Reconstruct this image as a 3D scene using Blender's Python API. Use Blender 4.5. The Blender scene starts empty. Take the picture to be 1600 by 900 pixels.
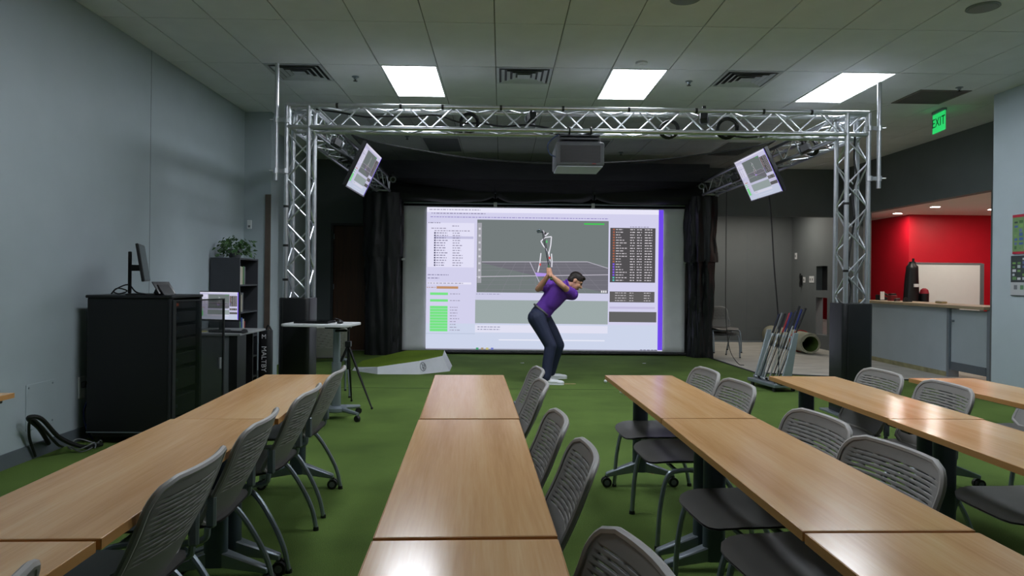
import bpy, bmesh, math, random
from mathutils import Vector, Matrix, Quaternion, noise
random.seed(7)
sc = bpy.context.scene
C = sc.collection
R = math.radians
PI = math.pi

# ------------------------------------------------------------------ camera, world, exposure
CAM_H = 1.38
cam_d = bpy.data.cameras.new('camera'); cam = bpy.data.objects.new('camera', cam_d); C.objects.link(cam)
cam_d.sensor_width = 36; cam_d.lens = 36 * 1067 / 1600; cam_d.shift_y = -14 / 1600
cam_d.clip_start = 0.05; cam_d.clip_end = 100
cam.matrix_world = (Matrix.Translation((0, 0, CAM_H)) @ Matrix.Rotation(R(-.91), 4, 'Z')
                    @ Matrix.Rotation(R(90), 4, 'X') @ Matrix.Rotation(.0105, 4, 'Z'))
sc.camera = cam
w = bpy.data.worlds.new('world'); sc.world = w; w.use_nodes = True
w.node_tree.nodes['Background'].inputs[0].default_value = (.5, .55, .6, 1)
w.node_tree.nodes['Background'].inputs[1].default_value = .05
vs = sc.view_settings
vs.view_transform = 'Standard'; vs.look = 'None'; vs.gamma = 1; vs.use_curve_mapping = False
vs.exposure = 0.0
PANEL_LIGHT = 22.0          # ceiling panels
DOWNLIGHT = 280.0           # recessed lamps in the red room

# ------------------------------------------------------------------ materials
def lin(c):
    return tuple(((v / 255) / 12.92 if v / 255 <= .04045 else ((v / 255 + .055) / 1.055) ** 2.4) for v in c)
MATS = {}
def mat(name, rgb=(128, 128, 128), rough=.5, metal=0, noise_amt=0, noise_scale=8, bump=0, bump_scale=200, stretch=(1, 1, 1),
        emit=0, alpha=1, coat=0, spec=.5, sheen=0):
    if name in MATS: return MATS[name]
    m = bpy.data.materials.new(name); m.use_nodes = True
    nt = m.node_tree; b = nt.nodes['Principled BSDF']; l = lin(rgb)
    b.inputs['Base Color'].default_value = (*l, 1); b.inputs['Roughness'].default_value = rough
    b.inputs['Metallic'].default_value = metal; b.inputs['Specular IOR Level'].default_value = spec
    b.inputs['Coat Weight'].default_value = coat
    if emit:
        b.inputs['Emission Color'].default_value = (*l, 1); b.inputs['Emission Strength'].default_value = emit
    if alpha < 1: b.inputs['Alpha'].default_value = alpha
    tc = nt.nodes.new('ShaderNodeTexCoord'); mp = nt.nodes.new('ShaderNodeMapping')
    mp.inputs['Scale'].default_value = stretch; nt.links.new(tc.outputs['Object'], mp.inputs[0])
    n = nt.nodes.new('ShaderNodeTexNoise'); n.inputs['Scale'].default_value = noise_scale
    n.inputs['Detail'].default_value = 5; nt.links.new(mp.outputs[0], n.inputs['Vector'])
    if noise_amt:
        r = nt.nodes.new('ShaderNodeValToRGB')
        r.color_ramp.elements[0].position = .3; r.color_ramp.elements[1].position = .7
        r.color_ramp.elements[0].color = (*[v * (1 - noise_amt) for v in l], 1)
        r.color_ramp.elements[1].color = (*[min(1, v * (1 + noise_amt)) for v in l], 1)
        nt.links.new(n.outputs['Fac'], r.inputs[0]); nt.links.new(r.outputs[0], b.inputs['Base Color'])
    if bump:
        n2 = nt.nodes.new('ShaderNodeTexNoise'); n2.inputs['Scale'].default_value = bump_scale
        nt.links.new(mp.outputs[0], n2.inputs['Vector'])
        bp = nt.nodes.new('ShaderNodeBump'); bp.inputs['Strength'].default_value = bump; bp.inputs['Distance'].default_value = .01
        nt.links.new(n2.outputs['Fac'], bp.inputs['Height']); nt.links.new(bp.outputs[0], b.inputs['Normal'])
    MATS[name] = m
    return m
def emat_attr(name, strength):
    m = bpy.data.materials.new(name); m.use_nodes = True; nt = m.node_tree
    nt.nodes.remove(nt.nodes['Principled BSDF'])
    a = nt.nodes.new('ShaderNodeAttribute'); a.attribute_name = 'col'
    e = nt.nodes.new('ShaderNodeEmission'); e.inputs[1].default_value = strength
    nt.links.new(a.outputs['Color'], e.inputs[0]); nt.links.new(e.outputs[0], nt.nodes['Material Output'].inputs[0])
    return m
def wood(name, c0, c1, c2, rough):
    m = bpy.data.materials.new(name); m.use_nodes = True; nt = m.node_tree; b = nt.nodes['Principled BSDF']
    tc = nt.nodes.new('ShaderNodeTexCoord'); oi = nt.nodes.new('ShaderNodeObjectInfo')
    ad = nt.nodes.new('ShaderNodeVectorMath'); ad.operation = 'ADD'
    sc_ = nt.nodes.new('ShaderNodeVectorMath'); sc_.operation = 'SCALE'; sc_.inputs[0].default_value = (3, 17, 0)
    nt.links.new(oi.outputs['Random'], sc_.inputs['Scale'])
    nt.links.new(tc.outputs['Object'], ad.inputs[0]); nt.links.new(sc_.outputs[0], ad.inputs[1])
    mp = nt.nodes.new('ShaderNodeMapping'); mp.inputs['Scale'].default_value = (7, .35, 1)
    nt.links.new(ad.outputs[0], mp.inputs[0])
    n = nt.nodes.new('ShaderNodeTexNoise'); n.inputs['Scale'].default_value = 1.1; n.inputs['Detail'].default_value = 3
    nt.links.new(mp.outputs[0], n.inputs['Vector'])
    mp2 = nt.nodes.new('ShaderNodeMapping'); mp2.inputs['Scale'].default_value = (60, 2.5, 1)
    nt.links.new(ad.outputs[0], mp2.inputs[0])
    n2 = nt.nodes.new('ShaderNodeTexNoise'); n2.inputs['Scale'].default_value = 2.0; n2.inputs['Detail'].default_value = 6
    nt.links.new(mp2.outputs[0], n2.inputs['Vector'])
    mx = nt.nodes.new('ShaderNodeMath'); mx.operation = 'MULTIPLY_ADD'; mx.inputs[1].default_value = .35
    nt.links.new(n2.outputs['Fac'], mx.inputs[0]); nt.links.new(n.outputs['Fac'], mx.inputs[2])
    r = nt.nodes.new('ShaderNodeValToRGB'); cr = r.color_ramp
    cr.elements[0].position = .42; cr.elements[0].color = (*lin(c0), 1)
    cr.elements[1].position = .95; cr.elements[1].color = (*lin(c2), 1)
    e = cr.elements.new(.68); e.color = (*lin(c1), 1)
    nt.links.new(mx.outputs[0], r.inputs[0]); nt.links.new(r.outputs[0], b.inputs['Base Color'])
    b.inputs['Roughness'].default_value = rough; b.inputs['Specular IOR Level'].default_value = .5
    b.inputs['IOR'].default_value = 1.85
    MATS[name] = m
    return m
def turf_mat(name, a, b_, rough=.95):
    m = bpy.data.materials.new(name); m.use_nodes = True; nt = m.node_tree; b = nt.nodes['Principled BSDF']
    tc = nt.nodes.new('ShaderNodeTexCoord')
    n = nt.nodes.new('ShaderNodeTexNoise'); n.inputs['Scale'].default_value = 260; n.inputs['Detail'].default_value = 2
    n2 = nt.nodes.new('ShaderNodeTexNoise'); n2.inputs['Scale'].default_value = 1.3; n2.inputs['Detail'].default_value = 6
    nt.links.new(tc.outputs['Object'], n.inputs['Vector']); nt.links.new(tc.outputs['Object'], n2.inputs['Vector'])
    ad = nt.nodes.new('ShaderNodeMath'); ad.operation = 'MULTIPLY_ADD'; ad.inputs[1].default_value = .6
    sb = nt.nodes.new('ShaderNodeMath'); sb.operation = 'MULTIPLY'; sb.inputs[1].default_value = .4
    nt.links.new(n2.outputs['Fac'], sb.inputs[0]); nt.links.new(n.outputs['Fac'], ad.inputs[0]); nt.links.new(sb.outputs[0], ad.inputs[2])
    r = nt.nodes.new('ShaderNodeValToRGB')
    r.color_ramp.elements[0].position = .35; r.color_ramp.elements[1].position = .65
    r.color_ramp.elements[0].color = (*lin(a), 1); r.color_ramp.elements[1].color = (*lin(b_), 1)
    nt.links.new(ad.outputs[0], r.inputs[0]); nt.links.new(r.outputs[0], b.inputs['Base Color'])
    bp = nt.nodes.new('ShaderNodeBump'); bp.inputs['Strength'].default_value = .5; bp.inputs['Distance'].default_value = .01
    nt.links.new(n.outputs['Fac'], bp.inputs['Height']); nt.links.new(bp.outputs[0], b.inputs['Normal'])
    b.inputs['Roughness'].default_value = rough; b.inputs['Specular IOR Level'].default_value = .15
    MATS[name] = m
    return m
M_wall = mat('wall_paint', (170, 182, 188), .6, noise_amt=.03, noise_scale=3, bump=.05, bump_scale=150)
M_wall_dark = mat('charcoal_paint', (104, 110, 112), .65, noise_amt=.04, noise_scale=3)
M_wall_back = mat('back_paint', (84, 90, 93), .65, noise_amt=.04, noise_scale=3)
M_red = mat('red_paint', (205, 24, 44), .45, noise_amt=.03, noise_scale=4)
M_white_paint = mat('white_paint', (222, 220, 214), .6, noise_amt=.02, noise_scale=3)
M_tile = mat('ceiling_tile', (220, 222, 226), .9, noise_amt=.04, noise_scale=3, bump=.25, bump_scale=180)
M_slab = mat('ceiling_void', (130, 132, 132), .9, noise_amt=.05)
M_base = mat('baseboard_vinyl', (96, 104, 110), .5, noise_amt=.04)
M_turf = turf_mat('turf', (68, 88, 42), (110, 136, 66))
M_turf2 = turf_mat('ramp_turf', (76, 100, 22), (118, 142, 42))
M_conc = mat('concrete', (186, 184, 176), .75, noise_amt=.16, noise_scale=2.2, bump=.1, bump_scale=30, stretch=(1, 2.2, 1))
M_wood = wood('table_wood', (190, 139, 86), (214, 168, 115), (228, 191, 144), .19)
M_edge = mat('table_edge', (186, 136, 80), .45, noise_amt=.08, noise_scale=6, stretch=(1, .3, 8))
M_door = mat('dark_door_wood', (66, 38, 16), .45, noise_amt=.2, noise_scale=4, stretch=(8, 8, .5))
M_alu = mat('aluminium', (205, 208, 212), .36, 1, noise_amt=.06, noise_scale=14)
M_steel = mat('grey_steel', (140, 150, 158), .38, .55, noise_amt=.04)
M_blue_steel = mat('slate_column', (76, 88, 98), .45, .2, noise_amt=.04)
M_black = mat('black_plastic', (20, 21, 23), .45, noise_amt=.1)
M_black_gloss = mat('black_gloss', (12, 13, 15), .2, noise_amt=.1)
M_vinyl = mat('black_vinyl', (14, 16, 19), .4, noise_amt=.1, noise_scale=5, bump=.12, bump_scale=14)
M_cloth = mat('black_cloth', (16, 18, 19), .75, noise_amt=.15, noise_scale=5)
M_rack = mat('rack_black', (10, 11, 13), .5, noise_amt=.1)
M_rack2 = mat('rack_module', (34, 36, 39), .5, noise_amt=.1)
M_shell = mat('grey_shell', (136, 134, 131), .5, noise_amt=.04, noise_scale=6)
M_seat = mat('dark_seat', (98, 96, 94), .4, noise_amt=.06, noise_scale=6)
M_grey = mat('mid_grey', (110, 114, 118), .5, noise_amt=.04)
M_white = mat('white_laminate', (226, 228, 230), .4, noise_amt=.02)
M_screenfab = mat('screen_fabric', (238, 240, 242), .9, noise_amt=.03, noise_scale=5, bump=.1, bump_scale=300)
M_glass = mat('tinted_glass', (18, 24, 24), .08, alpha=.45)
M_plant = mat('plant_leaf', (62, 96, 52), .5, noise_amt=.3, noise_scale=20)
M_skin = mat('skin', (205, 150, 122), .5, noise_amt=.05, noise_scale=10)
M_hair = mat('dark_hair', (34, 24, 18), .6, noise_amt=.3, noise_scale=60)
M_shirt = mat('purple_knit', (104, 52, 166), .7, noise_amt=.08, noise_scale=8, bump=.2, bump_scale=30)
M_trouser = mat('navy_cloth', (30, 38, 66), .7, noise_amt=.1, noise_scale=8, bump=.2, bump_scale=20)
M_roll = mat('carpet_backing', (168, 168, 148), .9, noise_amt=.12, noise_scale=6)
M_lamp = mat('panel_diffuser', (240, 246, 255), .5, emit=PANEL_LIGHT)
M_off = mat('panel_unlit', (120, 126, 128), .5, noise_amt=.03)
M_down = mat('downlight_lens', (255, 244, 230), .5, emit=DOWNLIGHT)
M_ui = emat_attr('projection', .98)
M_ui2 = emat_attr('display', .85)
M_return = mat('return_grille', (110, 108, 106), .6, noise_amt=.05)
def net_mat():
    m = bpy.data.materials.new('netting'); m.use_nodes = True; nt = m.node_tree; b = nt.nodes['Principled BSDF']
    b.inputs['Base Color'].default_value = (.006, .007, .008, 1); b.inputs['Roughness'].default_value = .9
    b.inputs['Specular IOR Level'].default_value = .1
    tc = nt.nodes.new('ShaderNodeTexCoord'); n = nt.nodes.new('ShaderNodeTexNoise'); n.inputs['Scale'].default_value = 2.2
    nt.links.new(tc.outputs['Object'], n.inputs['Vector'])
    mr = nt.nodes.new('ShaderNodeMapRange'); mr.inputs[3].default_value = .30; mr.inputs[4].default_value = .46
    nt.links.new(n.outputs['Fac'], mr.inputs[0]); nt.links.new(mr.outputs[0], b.inputs['Alpha'])
    return m
M_net = net_mat()

# ------------------------------------------------------------------ mesh helpers
class MB:
    def __init__(s): s.v = []; s.f = []; s.c = []
    def add(s, vs_, fs, col=None):
        o = len(s.v); s.v += [tuple(p) for p in vs_]; s.f += [tuple(i + o for i in f) for f in fs]
        s.c += [col] * len(fs); return s
    def box(s, x0, x1, y0, y1, z0, z1, m=None):
        vs_ = [Vector((x, y, z)) for z in (z0, z1) for y in (y0, y1) for x in (x0, x1)]
        if m is not None: vs_ = [m @ p for p in vs_]
        return s.add(vs_, [(0, 2, 3, 1), (4, 5, 7, 6), (0, 1, 5, 4), (2, 6, 7, 3), (0, 4, 6, 2), (1, 3, 7, 5)])
    def cyl(s, p0, p1, r0, r1=None, n=12, caps=True):
        p0 = Vector(p0); p1 = Vector(p1); r1 = r0 if r1 is None else r1
        return s.tube([p0, p1], [r0, r1], n, caps)
    def tube(s, path, r, n=8, caps=True):
        path = [Vector(p) for p in path]; k = len(path)
        rs = r if isinstance(r, (list, tuple)) else [r] * k
        t0 = (path[1] - path[0]).normalized(); up = Vector((0, 0, 1)) if abs(t0.z) < .9 else Vector((1, 0, 0))
        a = t0.cross(up).normalized(); vs_ = []
        for i in range(k):
            t = (path[min(i + 1, k - 1)] - path[max(i - 1, 0)])
            t = t.normalized() if t.length > 1e-9 else t0
            a = (a - t * a.dot(t)); a = a.normalized() if a.length > 1e-6 else t.orthogonal().normalized()
            b = t.cross(a)
            for j in range(n):
                q = 2 * PI * j / n; vs_.append(path[i] + (a * math.cos(q) + b * math.sin(q)) * rs[i])
        fs = [(i * n + j, i * n + (j + 1) % n, (i + 1) * n + (j + 1) % n, (i + 1) * n + j) for i in range(k - 1) for j in range(n)]
        if caps: fs += [tuple(range(n - 1, -1, -1)), tuple(range((k - 1) * n, k * n))]
        return s.add(vs_, fs)
    def lathe(s, prof, m=None, n=20):
        vs_ = [Vector((r * math.cos(2 * PI * j / n), r * math.sin(2 * PI * j / n), z)) for r, z in prof for j in range(n)]
        if m is not None: vs_ = [m @ p for p in vs_]
        k = len(prof)
        fs = [(i * n + j, i * n + (j + 1) % n, (i + 1) * n + (j + 1) % n, (i + 1) * n + j) for i in range(k - 1) for j in range(n)]
        fs += [tuple(range(n - 1, -1, -1)), tuple(range((k - 1) * n, k * n))]
        return s.add(vs_, fs)
    def prism(s, poly, z0, z1, m=None):
        n = len(poly); vs_ = [Vector((x, y, z0)) for x, y in poly] + [Vector((x, y, z1)) for x, y in poly]
        if m is not None: vs_ = [m @ p for p in vs_]
        fs = [tuple(range(n - 1, -1, -1)), tuple(range(n, 2 * n))] + [(i, (i + 1) % n, n + (i + 1) % n, n + i) for i in range(n)]
        return s.add(vs_, fs)
    def ell(s, c, r, m=None, nu=14, nv=10):
        c = Vector(c); vs_ = []
        for i in range(nv + 1):
            t = PI * i / nv
            for j in range(nu):
                q = 2 * PI * j / nu
                p = Vector((r[0] * math.sin(t) * math.cos(q), r[1] * math.sin(t) * math.sin(q), r[2] * math.cos(t)))
                vs_.append(c + (m @ p if m is not None else p))
        fs = [(i * nu + j, (i + 1) * nu + j, (i + 1) * nu + (j + 1) % nu, i * nu + (j + 1) % nu) for i in range(nv) for j in range(nu)]
        return s.add(vs_, fs)
    def cap(s, p0, r0, p1, r1, n=14):       # rounded tapered limb
        p0 = Vector(p0); p1 = Vector(p1); d = (p1 - p0).normalized(); path = []; rs = []
        for i in range(5):
            a = PI / 2 * (1 - i / 4.0); path.append(p0 - d * r0 * math.sin(a)); rs.append(max(r0 * math.cos(a), 1e-4))
        for i in range(5):
            a = PI / 2 * i / 4.0; path.append(p1 + d * r1 * math.sin(a)); rs.append(max(r1 * math.cos(a), 1e-4))
        return s.tube(path, rs, n)
    def grid(s, fn, nu, nv, skip=None):
        vs_ = [fn(i / nu, j / nv) for j in range(nv + 1) for i in range(nu + 1)]
        fs = [(j * (nu + 1) + i, j * (nu + 1) + i + 1, (j + 1) * (nu + 1) + i + 1, (j + 1) * (nu + 1) + i)
              for j in range(nv) for i in range(nu) if not (skip and skip(i, j))]
        return s.add(vs_, fs)
    def mesh(s, name, bevel=0, seg=1, smooth=True, ang=35, merge=False):
        me = bpy.data.meshes.new(name); me.from_pydata(s.v, [], s.f); me.update()
        if any(c is not None for c in s.c):
            a = me.color_attributes.new('col', 'FLOAT_COLOR', 'CORNER')
            for p, c in zip(me.polygons, s.c):
                for li in p.loop_indices: a.data[li].color = (*(c or (0, 0, 0)), 1)
        bm = bmesh.new(); bm.from_mesh(me)
        if merge: bmesh.ops.remove_doubles(bm, verts=bm.verts, dist=1e-5)
        if not s.c or all(c is None for c in s.c): bmesh.ops.recalc_face_normals(bm, faces=bm.faces)
        if bevel:
            es = [e for e in bm.edges if len(e.link_faces) == 2 and e.calc_face_angle(0) > R(30)]
            bmesh.ops.bevel(bm, geom=es, offset=bevel, segments=seg, affect='EDGES', profile=.5)
        bm.to_mesh(me); bm.free()
        if smooth:
            for p in me.polygons: p.use_smooth = True
            me.set_sharp_from_angle(angle=R(ang))
        return me
    def build(s, name, m, parent=None, bevel=0, seg=1, smooth=True, ang=35, **k):
        return link(name, s.mesh(name, bevel, seg, smooth, ang, **k), m, parent)
def link(name, me, m=None, parent=None, loc=None, rot=None):
    o = bpy.data.objects.new(name, me)
    if m is not None and me is not None and not me.materials: me.materials.append(m)
    C.objects.link(o)
    if parent: o.parent = parent
    if loc is not None: o.location = loc
    if rot is not None: o.rotation_euler = rot
    return o
def tag(o, label, cat=None, group=None, kind=None):
    o['label'] = label
    if cat: o['category'] = cat
    if group: o['group'] = group
    if kind: o['kind'] = kind
    return o
def thing(name, label, cat, loc=(0, 0, 0), rz=0, group=None):
    o = bpy.data.objects.new(name, None); C.objects.link(o); o.empty_display_size = .1
    o.location = loc; o.rotation_euler = (0, 0, rz)
    return tag(o, label, cat, group)
def struct(o, label=None):
    o['kind'] = 'structure'
    if label: o['label'] = label
    return o
def copy_tree(o, parent=None):
    c = o.copy(); C.objects.link(c); c.parent = parent
    for ch in KIDS(o): copy_tree(ch, c)
    return c
def KIDS(o): return [x for x in o.children]
def rr(w_, h_, r, n=5):                      # rounded rectangle outline
    pts = []
    for cx, cy, a0 in ((w_ / 2 - r, h_ / 2 - r, 0), (-w_ / 2 + r, h_ / 2 - r, 90), (-w_ / 2 + r, -h_ / 2 + r, 180), (w_ / 2 - r, -h_ / 2 + r, 270)):
        for i in range(n + 1):
            a = R(a0 + 90 * i / n); pts.append((cx + r * math.cos(a), cy + r * math.sin(a)))
    return pts
def spline(pts, n=8):                        # Catmull-Rom through points
    P = [Vector(p) for p in pts]; P = [2 * P[0] - P[1]] + P + [2 * P[-1] - P[-2]]; out = []
    for i in range(1, len(P) - 2):
        for k in range(n):
            t = k / n; a, b, c, d = P[i - 1], P[i], P[i + 1], P[i + 2]
            out.append(.5 * ((2 * b) + (c - a) * t + (2 * a - 5 * b + 4 * c - d) * t * t + (3 * b - a - 3 * c + d) * t ** 3))
    out.append(P[-2]); return out
def text_obj(name, s, size, m, parent, mtx, extrude=.001):
    cu = bpy.data.curves.new(name, 'FONT'); cu.body = s; cu.size = size; cu.align_x = 'CENTER'; cu.align_y = 'CENTER'; cu.extrude = extrude
    t = bpy.data.objects.new(name, cu); C.objects.link(t)
    me = bpy.data.meshes.new_from_object(t.evaluated_get(bpy.context.evaluated_depsgraph_get()))
    bpy.data.objects.remove(t); bpy.data.curves.remove(cu)
    me.transform(mtx); me.materials.clear()
    return link(name, me, m, parent)

# ------------------------------------------------------------------ the room
CZ = 3.606; WL = -3.49; PX = 5.78; WR = 6.70; YB = 12.95
def sbox(name, m, b, label=None, bevel=0, parent=None):
    o = MB().box(*b).build(name, m, parent, bevel, smooth=False)
    if not parent: struct(o, label)
    return o
fl = sbox('floor', M_conc, (-3.7, 11.2, -3.2, 18.2, -.12, -.012), 'bare pale concrete slab floor')
turf = MB().prism([(WL, -3), (PX, -3), (PX, 7.95), (WR, 7.95), (WR, 9.62), (5.6, 9.62), (3.85, 10.24), (3.74, 12.3), (3.74, YB), (WL, YB)], -.012, 0).build('floor_turf', M_turf, None, smooth=False)
struct(turf, 'short green artificial turf covering most of the floor')
MB().tube([(3.74, 12.3, .004), (3.85, 10.24, .004), (5.6, 9.62, .004), (WR, 9.62, .004)], .014, 6).build('edge_strip', M_black, turf)
MB().box(WL + .05, 3.6, 8.572, 8.582, 0, .0015).build('turf_seam', mat('seam_dark_green', (26, 44, 20), .9, noise_amt=.2), turf, smooth=False)  # thin dark green strip marking the seam across the turf

sbox('wall_left', M_wall, (WL - .15, WL, -3, YB, -.012, 3.75), 'blue grey painted wall behind the rack cabinet')
MB().box(WL, WL + .0015, 6.826, 6.832, .1, CZ).build('joint_line', M_base, bpy.data.objects['wall_left'], smooth=False)
sbox('wall_left_pier', M_wall, (WL, -3.13, 9.3, 9.62, 0, 3.75), 'shallow grey wall pier behind the bookcase')
t = sbox('trim_1', mat('brown_trim', (104, 92, 84), .4, .2, noise_amt=.1), (-3.20, -3.125, 9.285, 9.30, .1, 2.49), 'narrow brown corner guard on the wall pier')
sbox('baseboard_left', M_base, (WL, WL + .012, -3, 9.3, 0, .11), 'dark grey vinyl baseboard along the left wall')
sbox('baseboard_left_pier', M_base, (WL + .012, -3.12, 9.288, 9.3, 0, .11))
sbox('wall_rear', M_wall, (WL - .15, PX + .15, -3.15, -3, 0, 3.75))
# back wall with the door opening
DX0, DX1, DZ = -3.22, -2.30, 2.40
wb = MB(); wb.box(WL, DX0, YB, YB + .15, 0, 3.75); wb.box(DX1, 3.95, YB, YB + .15, 0, 3.75); wb.box(DX0, DX1, YB, YB + .15, DZ, 3.75)
struct(wb.build('wall_back', M_wall_back, smooth=False), 'dark grey back wall behind the projection screen')
d = struct(MB().box(DX0 + .045, DX1 - .045, YB + .03, YB + .075, .008, DZ - .045).build('door_1', M_door, bevel=.003), 'dark brown wooden door in the back wall')
fr = MB(); fr.box(DX0, DX0 + .045, YB - .015, YB + .12, 0, DZ); fr.box(DX1 - .045, DX1, YB - .015, YB + .12, 0, DZ); fr.box(DX0 + .045, DX1 - .045, YB - .015, YB + .12, DZ - .045, DZ)
fr.build('door_frame', mat('dark_frame', (40, 44, 47), .5, noise_amt=.05), d, bevel=.004)
hd = MB(); hd.cyl((DX1 - .13, YB + .03, 1.0), (DX1 - .13, YB - .03, 1.0), .012); hd.cyl((DX1 - .13, YB - .03, 1.0), (DX1 - .25, YB - .03, 1.0), .01); hd.cyl((DX1 - .13, YB + .03, 1.0), (DX1 - .13, YB + .018, 1.0), .028)
hd.build('door_handle', M_steel, d)
for z in (.25, 1.2, 2.15):
    MB().cyl((DX0 + .05, YB + .02, z - .05), (DX0 + .05, YB + .02, z + .05), .009).build('hinge', M_steel, d)
# recess at the right of the screen
sbox('wall_back_header', M_wall_dark, (3.95, WR, 13.37, 13.5, 2.67, 3.75), 'dark grey header above the side recess')
MB().box(5.60, 5.606, 13.368, 13.37, 2.68, CZ).build('joint_line', M_base, bpy.data.objects['wall_back_header'], smooth=False)
sbox('wall_recess_left', M_wall_dark, (3.95, 4.05, YB + .15, 15.75, -.012, 3.0))
sbox('wall_recess_back', M_wall_dark, (4.05, WR, 15.65, 15.8, -.012, 3.0), 'charcoal wall at the back of the side recess')
MB().box(5.66, 5.666, 15.648, 15.65, .02, 2.74).build('joint_line', M_base, bpy.data.objects['wall_recess_back'], smooth=False)
sbox('ceiling_recess', M_tile, (4.05, WR, 13.5, 15.65, 2.95, 3.0))
sbox('trim_recess', M_steel, (4.7, 6.0, 15.60, 15.65, -.012, .02), 'thin metal strip along the recess wall')
# right wall: header, wall with two slots, half wall, gate
TR = .15
S0, S1 = 13.92, 14.42
wr = MB()
wr.box(WR, WR + TR, 9.25, 12.55, 2.67, 3.75); wr.box(WR, WR + TR, 7.95, 9.25, -.012, 3.75)
wr.box(WR, WR + TR, 12.55, S0, -.012, 3.75); wr.box(WR, WR + TR, S1, 15.8, -.012, 3.75)
for z0, z1 in ((-.012, .28), (1.06, 1.21), (1.72, 3.75)): wr.box(WR, WR + TR, S0, S1, z0, z1)
struct(wr.build('wall_right', M_wall_dark, smooth=False), 'charcoal wall with a wide counter opening and two narrow slots')
MB().box(WR + TR - .02, WR + TR, S0, S1, 1.21, 1.72).build('niche_back', M_black, bpy.data.objects['wall_right'], smooth=False)
hw = sbox('wall_half', M_wall, (WR, WR + TR, 10.14, 12.55, .05, 1.02), 'grey half wall under the counter')
MB().box(WR - .004, WR + TR, 10.14, 12.55, -.012, .06).build('raw_base', mat('raw_edge', (150, 146, 110), .9, noise_amt=.25, noise_scale=9), hw, smooth=False)
tp = MB(); tp.box(WR - .012, WR + TR, 10.09, 10.14, -.012, 1.02); struct(tp.build('trim_2', M_steel, bevel=.003), 'metal post between half wall and gate')
g = struct(MB().box(WR + .02, WR + .07, 9.33, 10.08, .1, 1.0).build('door_2', M_wall, bevel=.003), 'low grey swing gate beside the half wall')
MB().box(WR + .01, WR + .02, 9.33, 10.08, .1, .22).build('kick_plate', M_base, g, smooth=False)
MB().cyl((WR + .02, 10.02, .83), (WR - .02, 10.02, .83), .015).build('gate_latch', M_steel, g)
MB().box(WR, WR + TR, 9.25, 9.31, -.012, 1.02).build('trim_3', M_steel, None, bevel=.003)['kind'] = 'structure'
ct = tag(MB().box(WR - .08, 7.25, 9.26, 12.54, 1.02, 1.065).build('countertop', mat('counter_laminate', (176, 158, 128), .4, noise_amt=.08), bevel=.004), 'tan laminate bar counter on the grey half wall', 'countertop')
sbox('wall_right_front', M_wall, (PX, PX + .15, -3, 7.80, -.012, 3.75), 'light blue grey wall carrying the posters')
sbox('wall_right_return', M_wall, (PX, WR + TR, 7.80, 7.95, -.012, 3.75))
# the red room beyond the counter
sbox('wall_red_side', M_red, (7.95, 8.1, 13.2, 18, -.012, 2.72), 'red side wall behind the counter room')
sbox('wall_red_back', M_red, (8.1, 11, 13.2, 13.35, -.012, 2.72), 'bright red wall behind the whiteboard')
sbox('wall_red_right', M_red, (11, 11.15, 7.8, 13.35, -.012, 2.72))
sbox('wall_red_front', M_white_paint, (WR + TR, 11, 7.8, 7.95, -.012, 2.72))
sbox('wall_red_end', M_red, (WR + TR, 7.95, 17.9, 18.05, -.012, 2.72))
sbox('wall_red_left', M_white_paint, (WR, WR + TR, 15.8, 18, -.012, 2.72))
sbox('ceiling_red_room', M_white_paint, (WR + TR, 11.1, 7.8, 18, 2.72, 2.82), 'white ceiling of the red room')
wc = thing('storage_chest', 'low white chest seen through the lower wall slot', 'chest', (7.72, 16.9, -.012))
MB().box(-.2, .2, -.5, .5, .03, .45).build('body', M_white, wc, bevel=.01); MB().box(-.215, .215, -.52, .52, .45, .49).build('lid', M_white, wc, bevel=.01)
for y in (-.25, .25): MB().cyl((-.2, y, .3), (-.23, y, .3), .015).build('knob', M_steel, wc)

# ceiling: slab, tiles, lamps, diffusers
ce = sbox('ceiling', M_slab, (WL, WR + .15, -3.1, 13.37, CZ + .012, CZ + .16), 'suspended ceiling of white lay-in tiles')
X0, Y0, TW, TL = -.08, 7.17, .61, 1.22
GAP = .0045
def tile_mesh(w_, l_):
    return MB().box(-w_ / 2 + GAP, w_ / 2 - GAP, -l_ / 2 + GAP, l_ / 2 - GAP, 0, .012).mesh('tile', .002, smooth=False)
full = tile_mesh(TW, TL); full.materials.append(M_tile); half = tile_mesh(TW, TL / 2); half.materials.append(M_tile)
LIGHTS = {(k, j) for k in (-2, 2, 6) for j in (-6, -3, 0, 3)}
VENTS = {(-4, 0): 0, (0, 0): 0, (4, 0): 0, (8, 0): 1}
gb = MB()
for j in range(-8, 6):
    y0 = Y0 + TL * j; yc = y0 + TL / 2
    xmax = WR if y0 >= 7 else PX
    for k in range(-6, 12):
        x0 = X0 + TW * k; x1 = x0 + TW
        if x0 >= xmax - .03: continue
        a, b = max(x0, WL), min(x1, xmax)
        if (k, j) in LIGHTS: continue
        y1 = min(y0 + TL, 13.37); yy = max(y0, -3)
        if yy >= y1: continue
        if (k, j) in VENTS:
            h = VENTS[(k, j)]
            link('tile', half, None, ce, (x0 + TW / 2, y0 + TL * (.75 if h == 0 else .25), CZ)); continue
        if b - a > TW - .01 and y1 - yy > TL - .01: link('tile', full, None, ce, ((a + b) / 2, yc, CZ))
        elif b - a > .05: link('tile', tile_mesh(b - a, y1 - yy), M_tile, ce, ((a + b) / 2, (yy + y1) / 2, CZ))
def where(k, j):
    col = {-2: 'on the rack cabinet side', 2: 'above mid room', 6: 'on the counter side'}[k]
    row = {-6: 'over the back of the room', -3: 'over the table rows', 0: 'just before the truss', 3: 'beyond the front truss'}[j]
    return row + ' ' + col
lamps = {}
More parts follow.
